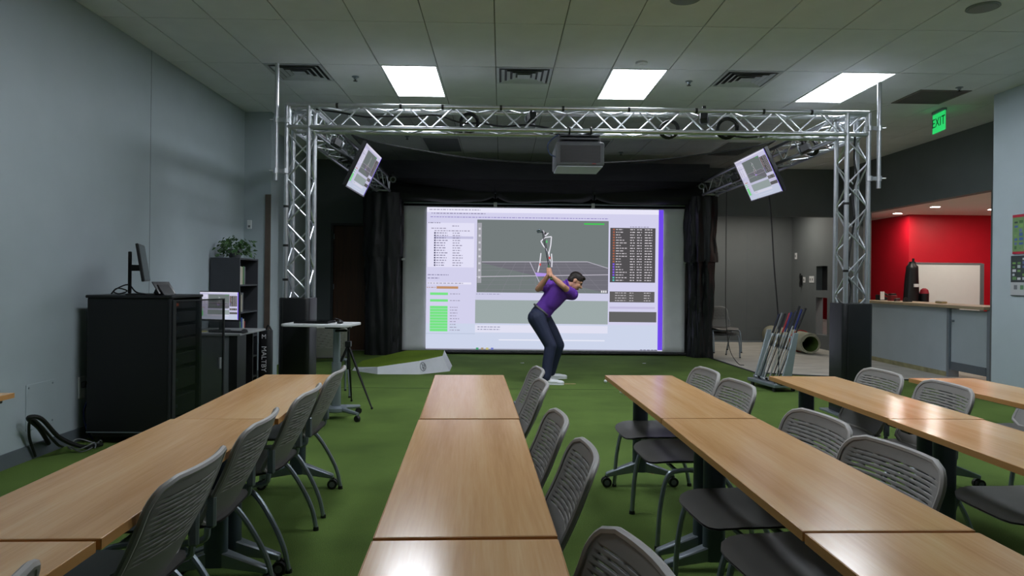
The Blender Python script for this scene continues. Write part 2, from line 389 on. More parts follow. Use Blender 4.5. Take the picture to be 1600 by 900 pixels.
for k, j in sorted(LIGHTS):
    on = j in (-3, 0)
    t = thing('ceiling_light', ('lit' if on else 'unlit') + ' panel light ' + where(k, j), 'ceiling light', (X0 + TW * (k + .5), Y0 + TL * (j + .5), CZ), group='recessed ceiling panel lights')
    if on not in lamps:
        fm = MB(); a, b = TW / 2 - .004, TL / 2 - .004
        for bx in ((-a, -a + .02, -b, b), (a - .02, a, -b, b), (-a + .02, a - .02, -b, -b + .02), (-a + .02, a - .02, b - .02, b)): fm.box(*bx, -.004, .012)
        df = MB()
        df.box(-a + .02, -.06, -b + .02, b - .02, .004, .01); df.box(.06, a - .02, -b + .02, b - .02, .004, .01)
        cs = MB().box(-.06, .06, -b + .02, b - .02, .001, .01)
        lamps[on] = (fm.mesh('frame'), df.mesh('diffuser', smooth=False), cs.mesh('centre_strip', smooth=False))
    f_, d_, c_ = lamps[on]
    link('frame', f_, M_white, t); link('diffuser', d_, M_lamp if on else M_off, t); link('centre_strip', c_, M_lamp if on else M_off, t)
M_vent = mat('vent_metal', (196, 200, 204), .4, .3, noise_amt=.05)
for (k, j), h in VENTS.items():
    if h == 0:
        lab = {-4: 'square louvred ceiling diffuser above the scaffold pole by the rack cabinet', 0: 'square louvred ceiling diffuser between the two middle panel lights', 4: 'square louvred ceiling diffuser on the counter side of the middle panel lights'}[k]
        t = thing('air_diffuser', lab, 'air vent', (X0 + TW * (k + .5), Y0 + TL * .25, CZ), group='louvred ceiling diffusers')
        a = TW / 2 - .006
        fm = MB()
        for bx in ((-a, -a + .03, -a, a), (a - .03, a, -a, a), (-a + .03, a - .03, -a, -a + .03), (-a + .03, a - .03, a - .03, a)): fm.box(*bx, -.006, .010)
        fm.build('frame', M_vent, t, .002)
        MB().box(-a + .03, a - .03, -a + .03, a - .03, .006, .011).build('backing', M_black, t, smooth=False)
        for i, s in enumerate((.245, .185, .125)):
            lv = MB()
            for q in range(4):
                m = Matrix.Rotation(PI / 2 * q, 4, 'Z')
                p = [(-s, -s, -.012), (s, -s, -.012), (s - .035, -s + .035, .004), (-s + .035, -s + .035, .004)]
                p += [(x, y, z + .003) for x, y, z in p]
                lv.add([m @ Vector(v) for v in p], [(0, 3, 2, 1), (4, 5, 6, 7), (0, 1, 5, 4), (2, 3, 7, 6), (1, 2, 6, 5), (3, 0, 4, 7)])
            lv.build('louvre', M_vent, t, smooth=False)
        MB().box(-.07, .07, -.07, .07, -.012, -.008).build('centre_plate', M_vent, t, .002)
    else:
        t = thing('return_grille', 'dark square return air grille near the green exit sign', 'air vent', (X0 + TW * (k + .5), Y0 + TL * .75, CZ))
        a = TW / 2 - .006
        fm = MB()
        for bx in ((-a, -a + .025, -a, a), (a - .025, a, -a, a), (-a + .025, a - .025, -a, -a + .025), (-a + .025, a - .025, a - .025, a)): fm.box(*bx, -.004, .010)
        fm.build('frame', M_return, t); MB().box(-a + .025, a - .025, -a + .025, a - .025, .006, .01).build('backing', M_return, t, smooth=False)
        sl = MB()
        for i in range(18): sl.box(-a + .03, a - .03, -a + .04 + i * .0295, -a + .05 + i * .0295, -.002, .006)
        sl.build('louvre_bank', M_return, t, smooth=False)
for (x, y), lab in {(-1.64, 7.6): 'small ceiling sprinkler head between the first diffuser and panel light', (2.07, 7.58): 'small ceiling sprinkler head beside the middle panel light', (5.17, 7.66): 'small ceiling sprinkler head beside the dark return grille', (-1.5, 10.76): 'small ceiling sprinkler head above the net by the tilted monitor', (2.06, 11.85): 'small ceiling sprinkler head above the net near the projector'}.items():
    t = thing('sprinkler_head', lab, 'sprinkler', (x, y, CZ), group='ceiling sprinkler heads')
    MB().lathe([(.04, 0), (.04, -.006), (.02, -.012), (.018, -.03)]).build('escutcheon', M_steel, t)
    MB().lathe([(.008, -.03), (.008, -.045), (.024, -.047), (.024, -.05), (.003, -.052)]).build('deflector', M_black, t)
for (x, y), lab in {(1.43, 5.36): 'round grey ceiling speaker above the middle table rows', (3.85, 5.43): 'round grey ceiling speaker above the rows by the poster wall'}.items():
    t = thing('ceiling_speaker', lab, 'speaker', (x, y, CZ), group='round ceiling speakers')
    MB().lathe([(.12, 0), (.122, -.006), (.112, -.01), (.108, -.008)], n=32).build('rim', M_off, t)
    MB().lathe([(.108, -.004), (.10, -.012), (.05, -.016), (.002, -.017)], n=32).build('grille', M_off, t)
t = thing('smoke_detector', 'flat round white detector behind the middle panel light', 'detector', (1.41, 6.95, CZ))
MB().lathe([(.06, 0), (.06, -.018), (.045, -.028)], n=24).build('body', M_white, t); MB().lathe([(.03, -.028), (.028, -.034), (.002, -.035)], n=20).build('cap', M_white, t)
for (x, y), lab in {(7.6, 13.0): 'recessed round downlight by the red wall corner', (7.56, 11.8): 'recessed round downlight above the middle of the counter', (8.8, 12.1): 'recessed round downlight in front of the whiteboard', (8.6, 9.6): 'recessed round downlight over the gate end of the counter'}.items():
    t = thing('downlight', lab, 'downlight', (x, y, 2.72), group='recessed downlights in the red room')
    MB().lathe([(.10, 0), (.10, -.005), (.078, -.008), (.075, -.002)], n=28).build('trim_ring', M_white, t)
    MB().lathe([(.074, -.001), (.07, -.005), (.002, -.006)], n=28).build('lens', M_down, t)

for (x, y), lab in {(4.9, 14.5): 'recessed downlight in the recess ceiling by the chair stack', (6.0, 14.5): 'recessed downlight in the recess ceiling above the carpet roll'}.items():
    t = thing('downlight', lab, 'downlight', (x, y, 2.95), group='recessed downlights in the recess')
    MB().lathe([(.10, 0), (.10, -.005), (.078, -.008), (.075, -.002)], n=28).build('trim_ring', M_white, t)
    MB().lathe([(.074, -.001), (.07, -.005), (.002, -.006)], n=28).build('lens', M_down, t)
# exit sign
ex = thing('exit_sign', 'green illuminated exit sign hanging from the ceiling', 'exit sign', (5.6, 8.68, CZ), R(-8))
MB().box(-.03, .03, -.14, .14, -.035, 0).build('canopy', M_steel, ex, .004)
MB().box(-.006, .006, -.16, .16, -.28, -.035).build('panel', mat('exit_green', (40, 215, 110), .3, emit=.75), ex, .002)
mx = Matrix(((0, 0, -1, -.0075), (-1, 0, 0, 0), (0, 1, 0, -.155), (0, 0, 0, 1)))
text_obj('lettering', 'EXIT', .165, mat('exit_letters', (8, 96, 46), .4, noise_amt=.1), ex, mx)

# ------------------------------------------------------------------ user interface picture (own layout units 143..1288 x 42..740)
def ui(full_detail=True):
    q = []
    def r(x0, y0, x1, y1, c, z=0): q.append(([(x0, y0), (x1, y0), (x1, y1), (x0, y1)], lin(c), z))
    def ln(x0, y0, x1, y1, wd, c, z=0):
        dx, dy = x1 - x0, y1 - y0; L = math.hypot(dx, dy) or 1; nx, ny = -dy / L * wd / 2, dx / L * wd / 2
        q.append(([(x0 + nx, y0 + ny), (x1 + nx, y1 + ny), (x1 - nx, y1 - ny), (x0 - nx, y0 - ny)], lin(c), z))
    rnd = random.Random(3)
    def words(x0, x1, y, c, z=3, h=4):
        x = x0
        while x < x1:
            l = rnd.uniform(5, 16); r(x, y - h / 2, min(x + l, x1), y + h / 2, c, z); x += l + rnd.uniform(3, 5)
    r(143, 42, 1288, 740, (212, 210, 238)); r(143, 42, 1265, 66, (234, 232, 250), 1)
    r(1265, 42, 1288, 735, (112, 74, 236), 1)
    # three-d view
    r(386, 100, 1022, 458, (116, 124, 124), 1)
    q.append(([(386, 307), (920, 302), (1022, 334), (1022, 458), (386, 458)], lin((112, 111, 120)), 2))
    ln(410, 308, 920, 302, 3, (196, 192, 206), 3); ln(920, 302, 1020, 333, 3, (190, 186, 200), 3); ln(386, 381, 1022, 365, 3, (204, 198, 212), 3)
    ln(642, 306, 692, 412, 3, (196, 190, 208), 3)
    for i in range(10): ln(430 + i * 48, 308, 386 + (i - 3) * 82 + 120, 456, 1.2, (134, 132, 142), 2.6) if 386 <= 386 + (i - 3) * 82 + 120 <= 1020 else None
    for y in (320, 334, 350, 398, 420, 444): ln(386, y, 1022, y - 5, 1.2, (134, 132, 142), 2.6)
    r(388, 116, 408, 412, (164, 164, 172), 3)
    for i in range(8): r(393, 140 + i * 34, 403, 150 + i * 34, (208, 208, 216), 4)
    q.append(([(668, 358), (735, 362), (735, 375), (676, 377)], lin((178, 150, 232)), 4))
    sk = [((703, 148), (716, 176)), ((716, 176), (730, 162)), ((694, 203), (716, 184)), ((716, 184), (745, 180)), ((745, 180), (742, 222)), ((742, 222), (733, 266)), ((694, 203), (704, 222)), ((704, 222), (724, 248)), ((724, 248), (733, 266)), ((695, 262), (690, 312)), ((690, 312), (681, 356)), ((746, 264), (749, 300)), ((749, 300), (748, 330)), ((733, 266), (740, 300))]
    for a, b in sk: ln(*a, *b, 5, (232, 230, 240), 5)
    for x, y, c in ((714, 165, (70, 66, 70)), (722, 205, (96, 190, 120)), (737, 285, (206, 84, 84)), (692, 318, (206, 90, 90))): r(x - 4, y - 6, x + 4, y + 6, c, 6)
    ln(703, 146, 738, 310, 4, (74, 74, 80), 5)
    r(903, 112, 1001, 119, (66, 200, 84), 3)
    for x in (988, 998, 1008): r(x, 443, x + 7, 454, (224, 224, 228), 3)
    # lower bands
    r(380, 458, 1026, 495, (206, 206, 232), 1); words(384, 500, 466, (150, 148, 180), 2, 3)
    r(380, 495, 1022, 610, (158, 170, 170), 1)
    r(143, 612, 1265, 735, (206, 214, 236), 1)
    r(380, 618, 1022, 655, (226, 226, 244), 2); words(392, 505, 628, (150, 150, 176), 3); words(392, 500, 640, (150, 150, 176), 3)
    r(495, 688, 1008, 694, (232, 234, 248), 2); r(143, 660, 380, 664, (190, 200, 222), 2)
    r(143, 735, 1265, 740, (150, 150, 166), 2)
    for i, c in enumerate(((70, 160, 110), (170, 150, 120), (200, 190, 120), (110, 120, 200))): r(386 + i * 24, 730, 398 + i * 24, 740, c, 3)
    words(1180, 1262, 735, (90, 90, 110), 3)
    # title, menus, toolbar
    words(155, 400, 53, (150, 146, 170)); words(165, 425, 71, (136, 130, 160)); words(160, 1020, 89, (150, 140, 196), 3, 4)
    # tree panel
    r(148, 118, 372, 336, (228, 226, 248), 1); words(150, 208, 118, (140, 136, 160)); words(265, 300, 133, (150, 146, 170))
    words(165, 240, 145, (150, 144, 166)); words(180, 350, 157, (150, 144, 166)); r(180, 184, 368, 196, (196, 194, 224), 2)
    for i in range(14):
        y = 168 + i * 12.2; r(179, y - 4, 186, y + 4, (64, 62, 92), 3); words(190, rnd.uniform(228, 246), y, (124, 120, 146)); words(268, rnd.uniform(300, 324), y, (140, 136, 160))
    words(150, 250, 374, (130, 126, 160)); words(150, 205, 390, (130, 126, 160)); r(148, 410, 360, 420, (234, 232, 250), 2); words(150, 320, 415, (150, 146, 170))
    words(146, 188, 436, (176, 150, 140)); r(193, 430, 297, 442, (192, 146, 108), 2)
    for y in (461, 494): r(162, y, 248, y + 12, (120, 228, 134), 2); words(258, 306, y + 6, (160, 156, 180))
    for i in range(9):
        y = 527 + i * 14; r(162, y, 247, y + 12.6, (118, 228, 132), 2); words(258, rnd.uniform(285, 308), y + 6, (160, 156, 180))
    # right tables
    r(1030, 133, 1250, 402, (82, 80, 82), 2)
    for i in range(20):
        y = 141 + i * 13.2
        r(1043, y - 4, 1052, y + 4, (168, 100, 76) if i < 13 else ((130, 90, 230) if i < 18 else (90, 190, 190)), 3)
        words(1058, rnd.uniform(1078, 1112), y, (206, 200, 206)); words(1127, 1150, y, (220, 214, 220)); words(1160, 1184, y, (210, 204, 212)); words(1198, 1234, y, (220, 214, 220))
    words(1126, 1220, 128, (150, 146, 170))
    r(1030, 447, 1248, 500, (96, 94, 94), 2)
    for i in range(4): words(1056, 1110, 454 + i * 12.5, (190, 186, 190)); words(1126, 1145, 454 + i * 12.5, (190, 186, 190)); words(1196, 1228, 454 + i * 12.5, (190, 186, 190))
    r(1030, 522, 1250, 532, (196, 190, 222), 2); r(1028, 547, 1258, 598, (98, 98, 98), 2)
    return q
UI = ui()
def ui_mesh(name, fn, lift):
    mb = MB()
    for pts, col, z in UI: mb.add([fn((x - 143) / 1145, (y - 42) / 698, z * lift) for x, y in pts], [(0, 1, 2, 3)], col)
    return mb.mesh(name, smooth=False)

# ------------------------------------------------------------------ projection screen bay
SX0, SX1, SZ0, SZ1, SY = -1.80, 3.38, .06, 2.70, 12.50
scr = thing('projection_screen', 'large grey impact screen showing a projected motion capture program', 'projection screen', (0, SY, 0))
MB().grid(lambda u, v: Vector((SX0 + (SX1 - SX0) * u, .012 * math.sin(u * 9) * (1 - v) ** 2 + .004 * math.sin(u * 31 + v * 5) * (1 - v), SZ0 + (SZ1 - SZ0) * v)), 60, 24).build('fabric', M_screenfab, scr, ang=180).modifiers.new('s', 'SOLIDIFY').thickness = .004
IX0, IX1, IZ0, IZ1 = -1.365, 2.965, .085, 2.675
link('projected_picture', ui_mesh('projected_picture', lambda u, v, z: Vector((IX0 + (IX1 - IX0) * u, -.022 - z, IZ1 - (IZ1 - IZ0) * v)), .0006), M_ui, scr)
bm_ = MB(); bm_.cyl((SX0 - .05, .0, .035), (SX1 + .05, 0, .035), .03, n=10); bm_.build('bottom_pipe', M_black, scr)
MB().cyl((SX0 - .3, 0, 2.76), (SX1 + .3, 0, 2.76), .018, n=10).build('top_pipe', M_steel, scr)
for x in (-.12, 1.67): MB().box(x - .03, x + .03, -.03, -.006, 2.69, 2.78).build('clip', M_white, scr, .004)
for x, z in ((SX0 + .01, 1.72), (SX1 - .01, 1.72)): MB().box(x - .03, x + .03, -.02, -.006, z - .02, z + .02).build('clip', M_white, scr, .003)

def drape(name, x0, x1, y0, y1, label, splits, seed):
    t = thing(name, label, 'curtain', ((x0 + x1) / 2, (y0 + y1) / 2, 0))
    for pn, z0, z1, grow in splits:
        n = 72; nz = 46; w_, d_ = (x1 - x0) / 2 + grow, (y1 - y0) / 2 + grow
        def fn(u, v):
            a = 2 * PI * u; ca, sa = math.cos(a), math.sin(a); k = (abs(ca) ** 4 + abs(sa) ** 4) ** -.25
            z = z0 + (z1 - z0) * v
            p = Vector((ca * 3 + seed, sa * 3, z * .8)); nz_ = noise.noise(p) * .05 + noise.noise(p * 2.6 + Vector((0, 0, z))) * .022 + .012 * math.sin(a * 9 + 2.2 * noise.noise(p))
            s = .93 + nz_ / max(w_, .2)
            return Vector((ca * k * w_ * s, sa * k * d_ * s, z))
        mb = MB().grid(fn, n, nz); nn = n + 1
        mb.f.append(tuple(range(nn * nz, nn * nz + n))); mb.c.append(None)
        mb.build(pn, M_vinyl, t, ang=60, merge=True)
    return t
drape('black_curtain', -2.48, -1.80, 12.15, 12.62, 'wrinkled black vinyl drape on the door side of the screen', [('lower_drape', .0, 1.85, -.02), ('upper_drape', 1.76, 2.9, .015)], 3.1)
drape('black_curtain', 3.40, 3.86, 12.15, 12.62, 'wrinkled black vinyl drape on the recess side of the screen', [('lower_drape', .0, 1.80, -.02), ('upper_drape', 1.72, 2.9, .03)], 9.4)
va = thing('valance', 'long padded black valance above the projection screen', 'valance', (0, 12.38, 0))
for i, (a, b) in enumerate(((-2.2, -.13), (-.11, 1.66), (1.68, 3.86))):
    def fn(u, v):
        x = a + (b - a) * u; q = 2 * PI * v
        n_ = noise.noise(Vector((x * 1.4, math.cos(q) * 1.3 + i * 4, math.sin(q) * 1.3))) * .05
        e = min(1, 8 * u, 8 * (1 - u)) ** .3 if 0 < u < 1 else .75
        return Vector((x, math.cos(q) * (.15 + n_) * e, 2.95 + math.sin(q) * (.155 + n_) * e - .03 * math.sin(PI * u)))
    mb = MB().grid(fn, 50, 20); mb.build('pad', M_cloth, va, ang=60, merge=True)
MB().cyl((-2.35, .02, 2.95), (3.95, .02, 2.95), .025).build('pipe', M_steel, va)
# hanging cloth above valance
bc = tag(MB().grid(lambda u, v: Vector((-2.25 + 6.1 * u, 12.62 + .03 * math.sin(u * 40) * (1 - v), 2.62 + .60 * v)), 120, 6).build('backdrop', M_cloth, ang=180), 'flat black cloth hung behind the screen top', 'backdrop')
bc.modifiers.new('s', 'SOLIDIFY').thickness = .01

# roof net
def netfn(u, v):
    x = -1.93 + 5.45 * u; y = 8.75 + 3.6 * v; s = 4 * u * (1 - u)
    ze = 3.20 - .10 * v
    return Vector((x, y + .15 * s * (1 - v), ze - (.30 - .12 * v) * s ** .85 + .02 * noise.noise(Vector((x, y, 0)))))
net = thing('safety_net', 'sagging black roof net strung between the two side trusses', 'net', (0, 0, 0))
MB().grid(netfn, 40, 24).build('mesh_sheet', M_net, net, ang=180).modifiers.new('s', 'SOLIDIFY').thickness = .002
MB().tube([netfn(i / 40, 0) for i in range(41)], .009, 6).build('edge_rope', M_black, net)
for u in (0, 1): MB().tube([netfn(u, i / 20) for i in range(21)], .007, 6).build('edge_rope', M_black, net)

# ------------------------------------------------------------------ truss rig
S = .225; CR = .024; BR = .009
rig = thing('truss_rig', 'silver box truss frame with two towers around the hitting bay', 'truss', (0, 7.15, 0))
TXL, TXR, TZ = -2.10, 3.69, 3.03
brace_cache = {}
def brace(parent, p0, p1):
    p0, p1 = Vector(p0), Vector(p1); L = round((p1 - p0).length, 3)
    if L not in brace_cache:
        me = MB().cyl((0, 0, 0), (0, 0, L), BR, n=6).mesh('brace'); me.materials.append(M_alu); brace_cache[L] = me
    o = link('brace', brace_cache[L], None, parent); o.location = p0
    o.rotation_euler = (p1 - p0).to_track_quat('Z', 'Y').to_euler()
def truss(name, p0, p1, pitch, label=None, ends=True):
    p0, p1 = Vector(p0), Vector(p1); L = (p1 - p0).length; d = (p1 - p0) / L
    a = Vector((0, 0, 1)) if abs(d.z) < .5 else Vector((0, 1, 0)); b = d.cross(a)
    cs = [a * S / 2 * i + b * S / 2 * j for i, j in ((1, 1), (1, -1), (-1, -1), (-1, 1))]
    mb = MB()
    for c in cs: mb.cyl(p0 + c, p1 + c, CR, n=12)
    if ends:
        for e in (p0 + d * .03, p1 - d * .03):
            for i in range(4): mb.cyl(e + cs[i], e + cs[(i + 1) % 4], .014, n=8)
    o = mb.build(name, M_alu, rig)
    if label: o['label'] = label
    n = max(2, round((L - .1) / pitch)); st = (L - .1) / n
    for i in range(4):
        c0, c1 = cs[i], cs[(i + 1) % 4]
        for k in range(n):
            A, B = (c0, c1) if (k + i) % 2 else (c1, c0)
            brace(o, p0 + d * (.05 + k * st) + A, p0 + d * (.05 + (k + 1) * st) + B)
    return o
truss('tower', (TXL, 0, .02), (TXL, 0, TZ + S / 2), .24); truss('tower', (TXR, 0, .02), (TXR, 0, TZ + S / 2), .24)
truss('cross_beam', (TXL - S / 2, 0, TZ), (TXR + S / 2, 0, TZ), .24)
truss('side_beam', (TXL, S / 2, TZ), (TXL, 4.95, TZ), .26); truss('side_beam', (TXR, S / 2, TZ), (TXR, 4.95, TZ), .26)
for x in (TXL, TXR): MB().box(x - .22, x + .22, -.22, .22, 0, .02).build('base_plate', M_steel, rig, .003)
stp = MB().tube([(math.cos(a) * .03, 0, math.sin(a) * .03) for a in [2 * PI * i / 10 for i in range(11)]], .006, 5, caps=False).mesh('strap'); stp.materials.append(M_black)
stpw = MB().cyl((0, -.012, 0), (0, .012, 0), .028, n=12).mesh('strap'); stpw.materials.append(M_black)
for x in (-1.7, -1.05, -.62, -.02, .62, 1.3, 2.0, 2.7, 3.2): link('strap', stpw, None, rig, (x, -S / 2, TZ + S / 2), (0, 0, PI / 2))
for x, zz in ((TXL - S / 2, (1.35, 1.7, 2.1, 2.45)), (TXR - S / 2, (1.5, 2.2))):
    for z in zz: link('strap', stpw, None, rig, (x, -S / 2, z), (PI / 2, 0, 0))
# cables woven through the beams
rc = random.Random(5)
def wob(p0, p1, n, amp, seed):
    r_ = random.Random(seed); p0, p1 = Vector(p0), Vector(p1)
    return spline([p0 + (p1 - p0) * i / n + Vector((r_.uniform(-amp, amp), r_.uniform(-amp, amp), r_.uniform(-amp, amp))) for i in range(n + 1)], 5)
for i, (a, b, n, lab) in enumerate((((-2.0, 7.15, TZ - .10), (3.6, 7.15, TZ - .10), 22, 'black cable lying in the front truss beam, long run'), ((-1.9, 7.05, TZ + .06), (.5, 7.1, TZ - .06), 10, 'black cable looped along the front truss on the rack cabinet side'), ((TXL, 7.4, TZ - .08), (TXL, 12.2, TZ - .05), 18, 'black cable in the side truss above the door side'), ((TXR, 7.4, TZ - .08), (TXR, 12.2, TZ - .05), 18, 'black cable in the side truss above the recess side'), ((TXR - .02, 7.16, .9), (TXR + .02, 7.16, 2.9), 10, 'black cable running up inside the counter side tower'))):
    tag(MB().tube(wob(a, b, n, .035, i), .010, 6).build('cable', M_black), lab, 'cable', 'black cables in the truss')
def coil(c, r, ax, label):
    c = Vector(c); q = Vector((0, 0, 1)).rotation_difference(Vector(ax)); pts = []
    r_ = random.Random(str(c.x))
    for i in range(73):
        a = i / 72 * 2 * PI * 4; rad = r * (1 + .14 * math.sin(a * .31 + c.x)); pts.append(c + q @ Vector((rad * math.cos(a), rad * math.sin(a), .012 * math.sin(a * .7))))
    tag(MB().tube(pts, .009, 6).build('cable_coil', M_black), label, 'cable coil', 'coiled cables on the truss')
coil((-.35, 7.1, TZ - .03), .09, (0, 1, .3), 'coil of black cable in the front truss near the first panel light')
coil((2.35, 7.12, TZ - .05), .10, (.2, 1, .4), 'coil of black cable in the front truss beside the counter side camera')
coil((1.75, 7.16, TZ - .06), .09, (.1, 1, .6), 'coil of black cable in the front truss next to the bike-wheel shaped ring')
bpy.data.objects['cable_coil.002']['label'] = 'coil of black cable in the front truss beside the projector hooks'
coil((TXR - .06, 8.0, TZ - .05), .10, (1, .3, .5), 'coil of black cable in the side truss by the counter side tower')
# tracking cameras
def track_cam(c, yaw, pitch, label):
    t = thing('tracking_camera', label, 'camera', c, 0, 'motion tracking cameras clamped to the truss'); t.rotation_euler = (pitch, 0, yaw)
    MB().box(-.04, .04, -.05, .05, -.045, .045).build('housing', M_black, t, .008)
    MB().lathe([(.052, 0), (.054, .02), (.036, .022), (.034, .006)], Matrix.Translation((0, .05, 0)) @ Matrix.Rotation(-PI / 2, 4, 'X'), 20).build('light_ring', M_grey, t)
    MB().lathe([(.03, 0), (.03, .012), (.002, .014)], Matrix.Translation((0, .05, 0)) @ Matrix.Rotation(-PI / 2, 4, 'X'), 16).build('lens', M_black_gloss, t)
    MB().cyl((0, 0, .045), (0, -.0, .10), .012).build('clamp_post', M_black, t); MB().box(-.02, .02, -.03, .03, .09, .12).build('clamp', M_black, t, .005)
track_cam((.30, 7.08, TZ + .03), R(20), R(-15), 'black tracking camera on the front truss left of the projector hooks')
bpy.data.objects['tracking_camera']['label'] = 'black tracking camera on the front truss between the first strap and the projector'
track_cam((2.10, 7.10, TZ + .06), R(-20), R(-15), 'black tracking camera on the front truss near the tilted monitor by the recess')
track_cam((-1.88, 7.75, TZ - .13), R(-40), R(-20), 'black tracking camera under the door side truss next to the tower')
track_cam((3.44, 7.7, TZ - .13), R(40), R(-20), 'black tracking camera under the counter side truss next to the tower')
track_cam((3.40, 9.9, TZ - .14), R(50), R(-20), 'black tracking camera behind the recess side monitor')
track_cam((3.42, 11.6, TZ - .02), R(150), R(-20), 'black tracking camera at the screen end of the recess side truss')
track_cam((-1.84, 11.4, TZ + .0), R(-150), R(-20), 'black tracking camera at the screen end of the door side truss')
# tower pads
def pad(x, label):
    t = thing('tower_pad', label, 'pad', (x, 7.15, 0), group='black pads round the truss towers')
    o = MB(); o.prism(rr(.315, .335, .045, 6), .015, 1.165); o.build('cover', M_vinyl, t, .012, 2)
    MB().cyl((-.11, -.169, .03), (-.11, -.169, 1.15), .006, n=6).build('seam', M_black, t)
pad(TXL - .01, 'tall black vinyl pad round the tower beside the white rolling desk')
pad(TXR + .0, 'tall black vinyl pad round the tower beside the grey half wall')
# scaffold poles
def pole(x, z0, z1, side, label):
    t = thing('scaffold_pole', label, 'pole', (x, 7.02, 0), group='upright poles clamped to the towers')
    MB().cyl((0, 0, z0), (0, 0, z1), .021, n=14).build('pipe', M_alu, t)
    for z in (2.98, 2.46):
        c = MB(); c.cyl((0, 0, z - .025), (0, 0, z + .025), .03); c.box(min(0, -side * .10), max(0, -side * .10), -.015, .015, z - .02, z + .02); c.cyl((-side * .10, .0, z - .025), (-side * .10, 0, z + .025), .032)
        c.cyl((side * .02, -.01, z), (side * .06, -.03, z), .006)
        c.build('clamp', M_alu, t, ang=30)
pole(TXL - S / 2 - .10, 2.36, 3.56, -1, 'silver scaffold pole clamped to the tower beside the bookcase')
pole(TXR + S / 2 + .10, 2.36, 3.46, 1, 'silver scaffold pole clamped to the tower beside the counter opening')

# projector
pj = thing('projector', 'grey projector hanging under the front truss', 'projector', (.80, 7.0, 2.555))
MB().box(-.25, .25, 0, .52, 0, .24).build('body', mat('projector_grey', (92, 94, 98), .5, noise_amt=.04), pj, .02, 2)
gl = MB().box(-.205, .205, -.006, .002, .035, .205).build('grille', M_black, pj)
for i in range(14): MB().box(-.2, .2, -.010, -.005, .042 + i * .0118, .048 + i * .0118).build('slat', mat('grille_slat', (64, 62, 62), .5, noise_amt=.1), gl, smooth=False)
MB().box(.12, .16, -.008, -.002, .012, .022).build('badge', mat('badge_red', (130, 30, 34), .4, noise_amt=.1), pj)
MB().box(-.235, .235, .02, .5, -.012, 0).build('underside', mat('projector_pale', (186, 190, 204), .5, noise_amt=.04), pj, .004)
MB().cyl((.08, .52, .12), (.08, .60, .12), .07, n=20).build('lens', M_black_gloss, pj)
for z0, z1, wd in ((.24, .26, .22), (.275, .30, .21), (.312, .33, .21)): MB().box(-wd, wd, .06, .40, z0, z1).build('mount_plate', mat('mount_grey', (70, 72, 76), .45, .3, noise_amt=.05), pj, .004)
for x in (-.19, .19):
    for y in (.09, .37): MB().cyl((x, y, .25), (x, y, .325), .012).build('mount_rod', M_black, pj)
for x in (-.11, .11):
    h = MB(); h.tube([(x, .1, .39), (x, .08, .40), (x, .045, .385)], .012, 8); h.tube([(x, .0385 + .034 * math.cos(a), .3635 + .034 * math.sin(a)) for a in [2 * PI * i / 12 for i in range(13)]], .009, 6); h.build('hook', M_black, pj)
MB().tube(spline([(-.25, .1, .1), (-.31, .12, .14), (-.33, .1, .22), (-.29, .08, .28), (-.22, .08, .33)], 5), .008, 6).build('lead', mat('lead_blue', (70, 84, 120), .5, noise_amt=.1), pj)

# tilted side monitors
def monitor(side, label):
    # side +1: recess side, picture faces towards -x and down
    W_, H_ = 1.12, .62; xt = 3.30 if side > 0 else -1.70
    t = thing('hanging_monitor', label, 'monitor', (xt + side * .13, 9.13, 2.80))
    up = Vector((-side * .42, 0, .90)).normalized(); rt = Vector((0, -side, 0)); nr = rt.cross(up).normalized()
    m = Matrix((rt, up, nr)).transposed().to_4x4()
    p = MB(); p.box(-W_ / 2, W_ / 2, -H_ / 2, H_ / 2, -.05, 0, m); p.build('casing', M_black, t, .006)
    b = MB()
    e = .014
    for bx in ((-W_ / 2, W_ / 2, H_ / 2 - e, H_ / 2), (-W_ / 2, W_ / 2, -H_ / 2, -H_ / 2 + e), (-W_ / 2, -W_ / 2 + e, -H_ / 2 + e, H_ / 2 - e), (W_ / 2 - e, W_ / 2, -H_ / 2 + e, H_ / 2 - e)): b.box(*bx, 0, .006, m)
    b.build('bezel', M_black_gloss, t, smooth=False)
    link('display', ui_mesh('display', lambda u, v, z: m @ Vector((-W_ / 2 + e + (W_ - 2 * e) * u, H_ / 2 - e - (H_ - 2 * e) * v, .001 + z)), .0004), M_ui2, t)
    a = MB(); a.box(-.2, .2, -.15, .15, -.085, -.05, m); back = m @ Vector((0, 0, -.085)); tgt = Vector((side * .26, 0, .14))
    a.tube([back, back + Vector((side * .05, 0, .04)), tgt], .024, 8); a.box(tgt.x - .05, tgt.x + .05, -.09, .09, tgt.z - .03, tgt.z + .03)
    a.build('mount_arm', M_black, t)
monitor(1, 'tilted monitor hanging from the side truss by the recess')
monitor(-1, 'tilted monitor hanging from the side truss by the brown door')

# hanging cord and net edge at the right
tag(MB().tube(spline([(3.86, 9.9, 2.93), (3.93, 9.9, 2.3), (3.98, 9.9, 1.6), (4.05, 9.9, .8), (4.06, 9.9, .012)], 6), .010, 6).build('net_rope', M_black), 'black rope hanging from the side truss behind the club rack', 'rope')
tag(MB().tube(spline([(3.80, 11.5, 2.93), (3.80, 11.5, 1.8), (3.81, 11.5, .8), (3.86, 11.45, .25), (3.95, 11.3, .02), (4.02, 11.2, .0)], 6), .006, 6).build('net_line', M_black), 'thin dark net line hanging beside the screen drape', 'cord')

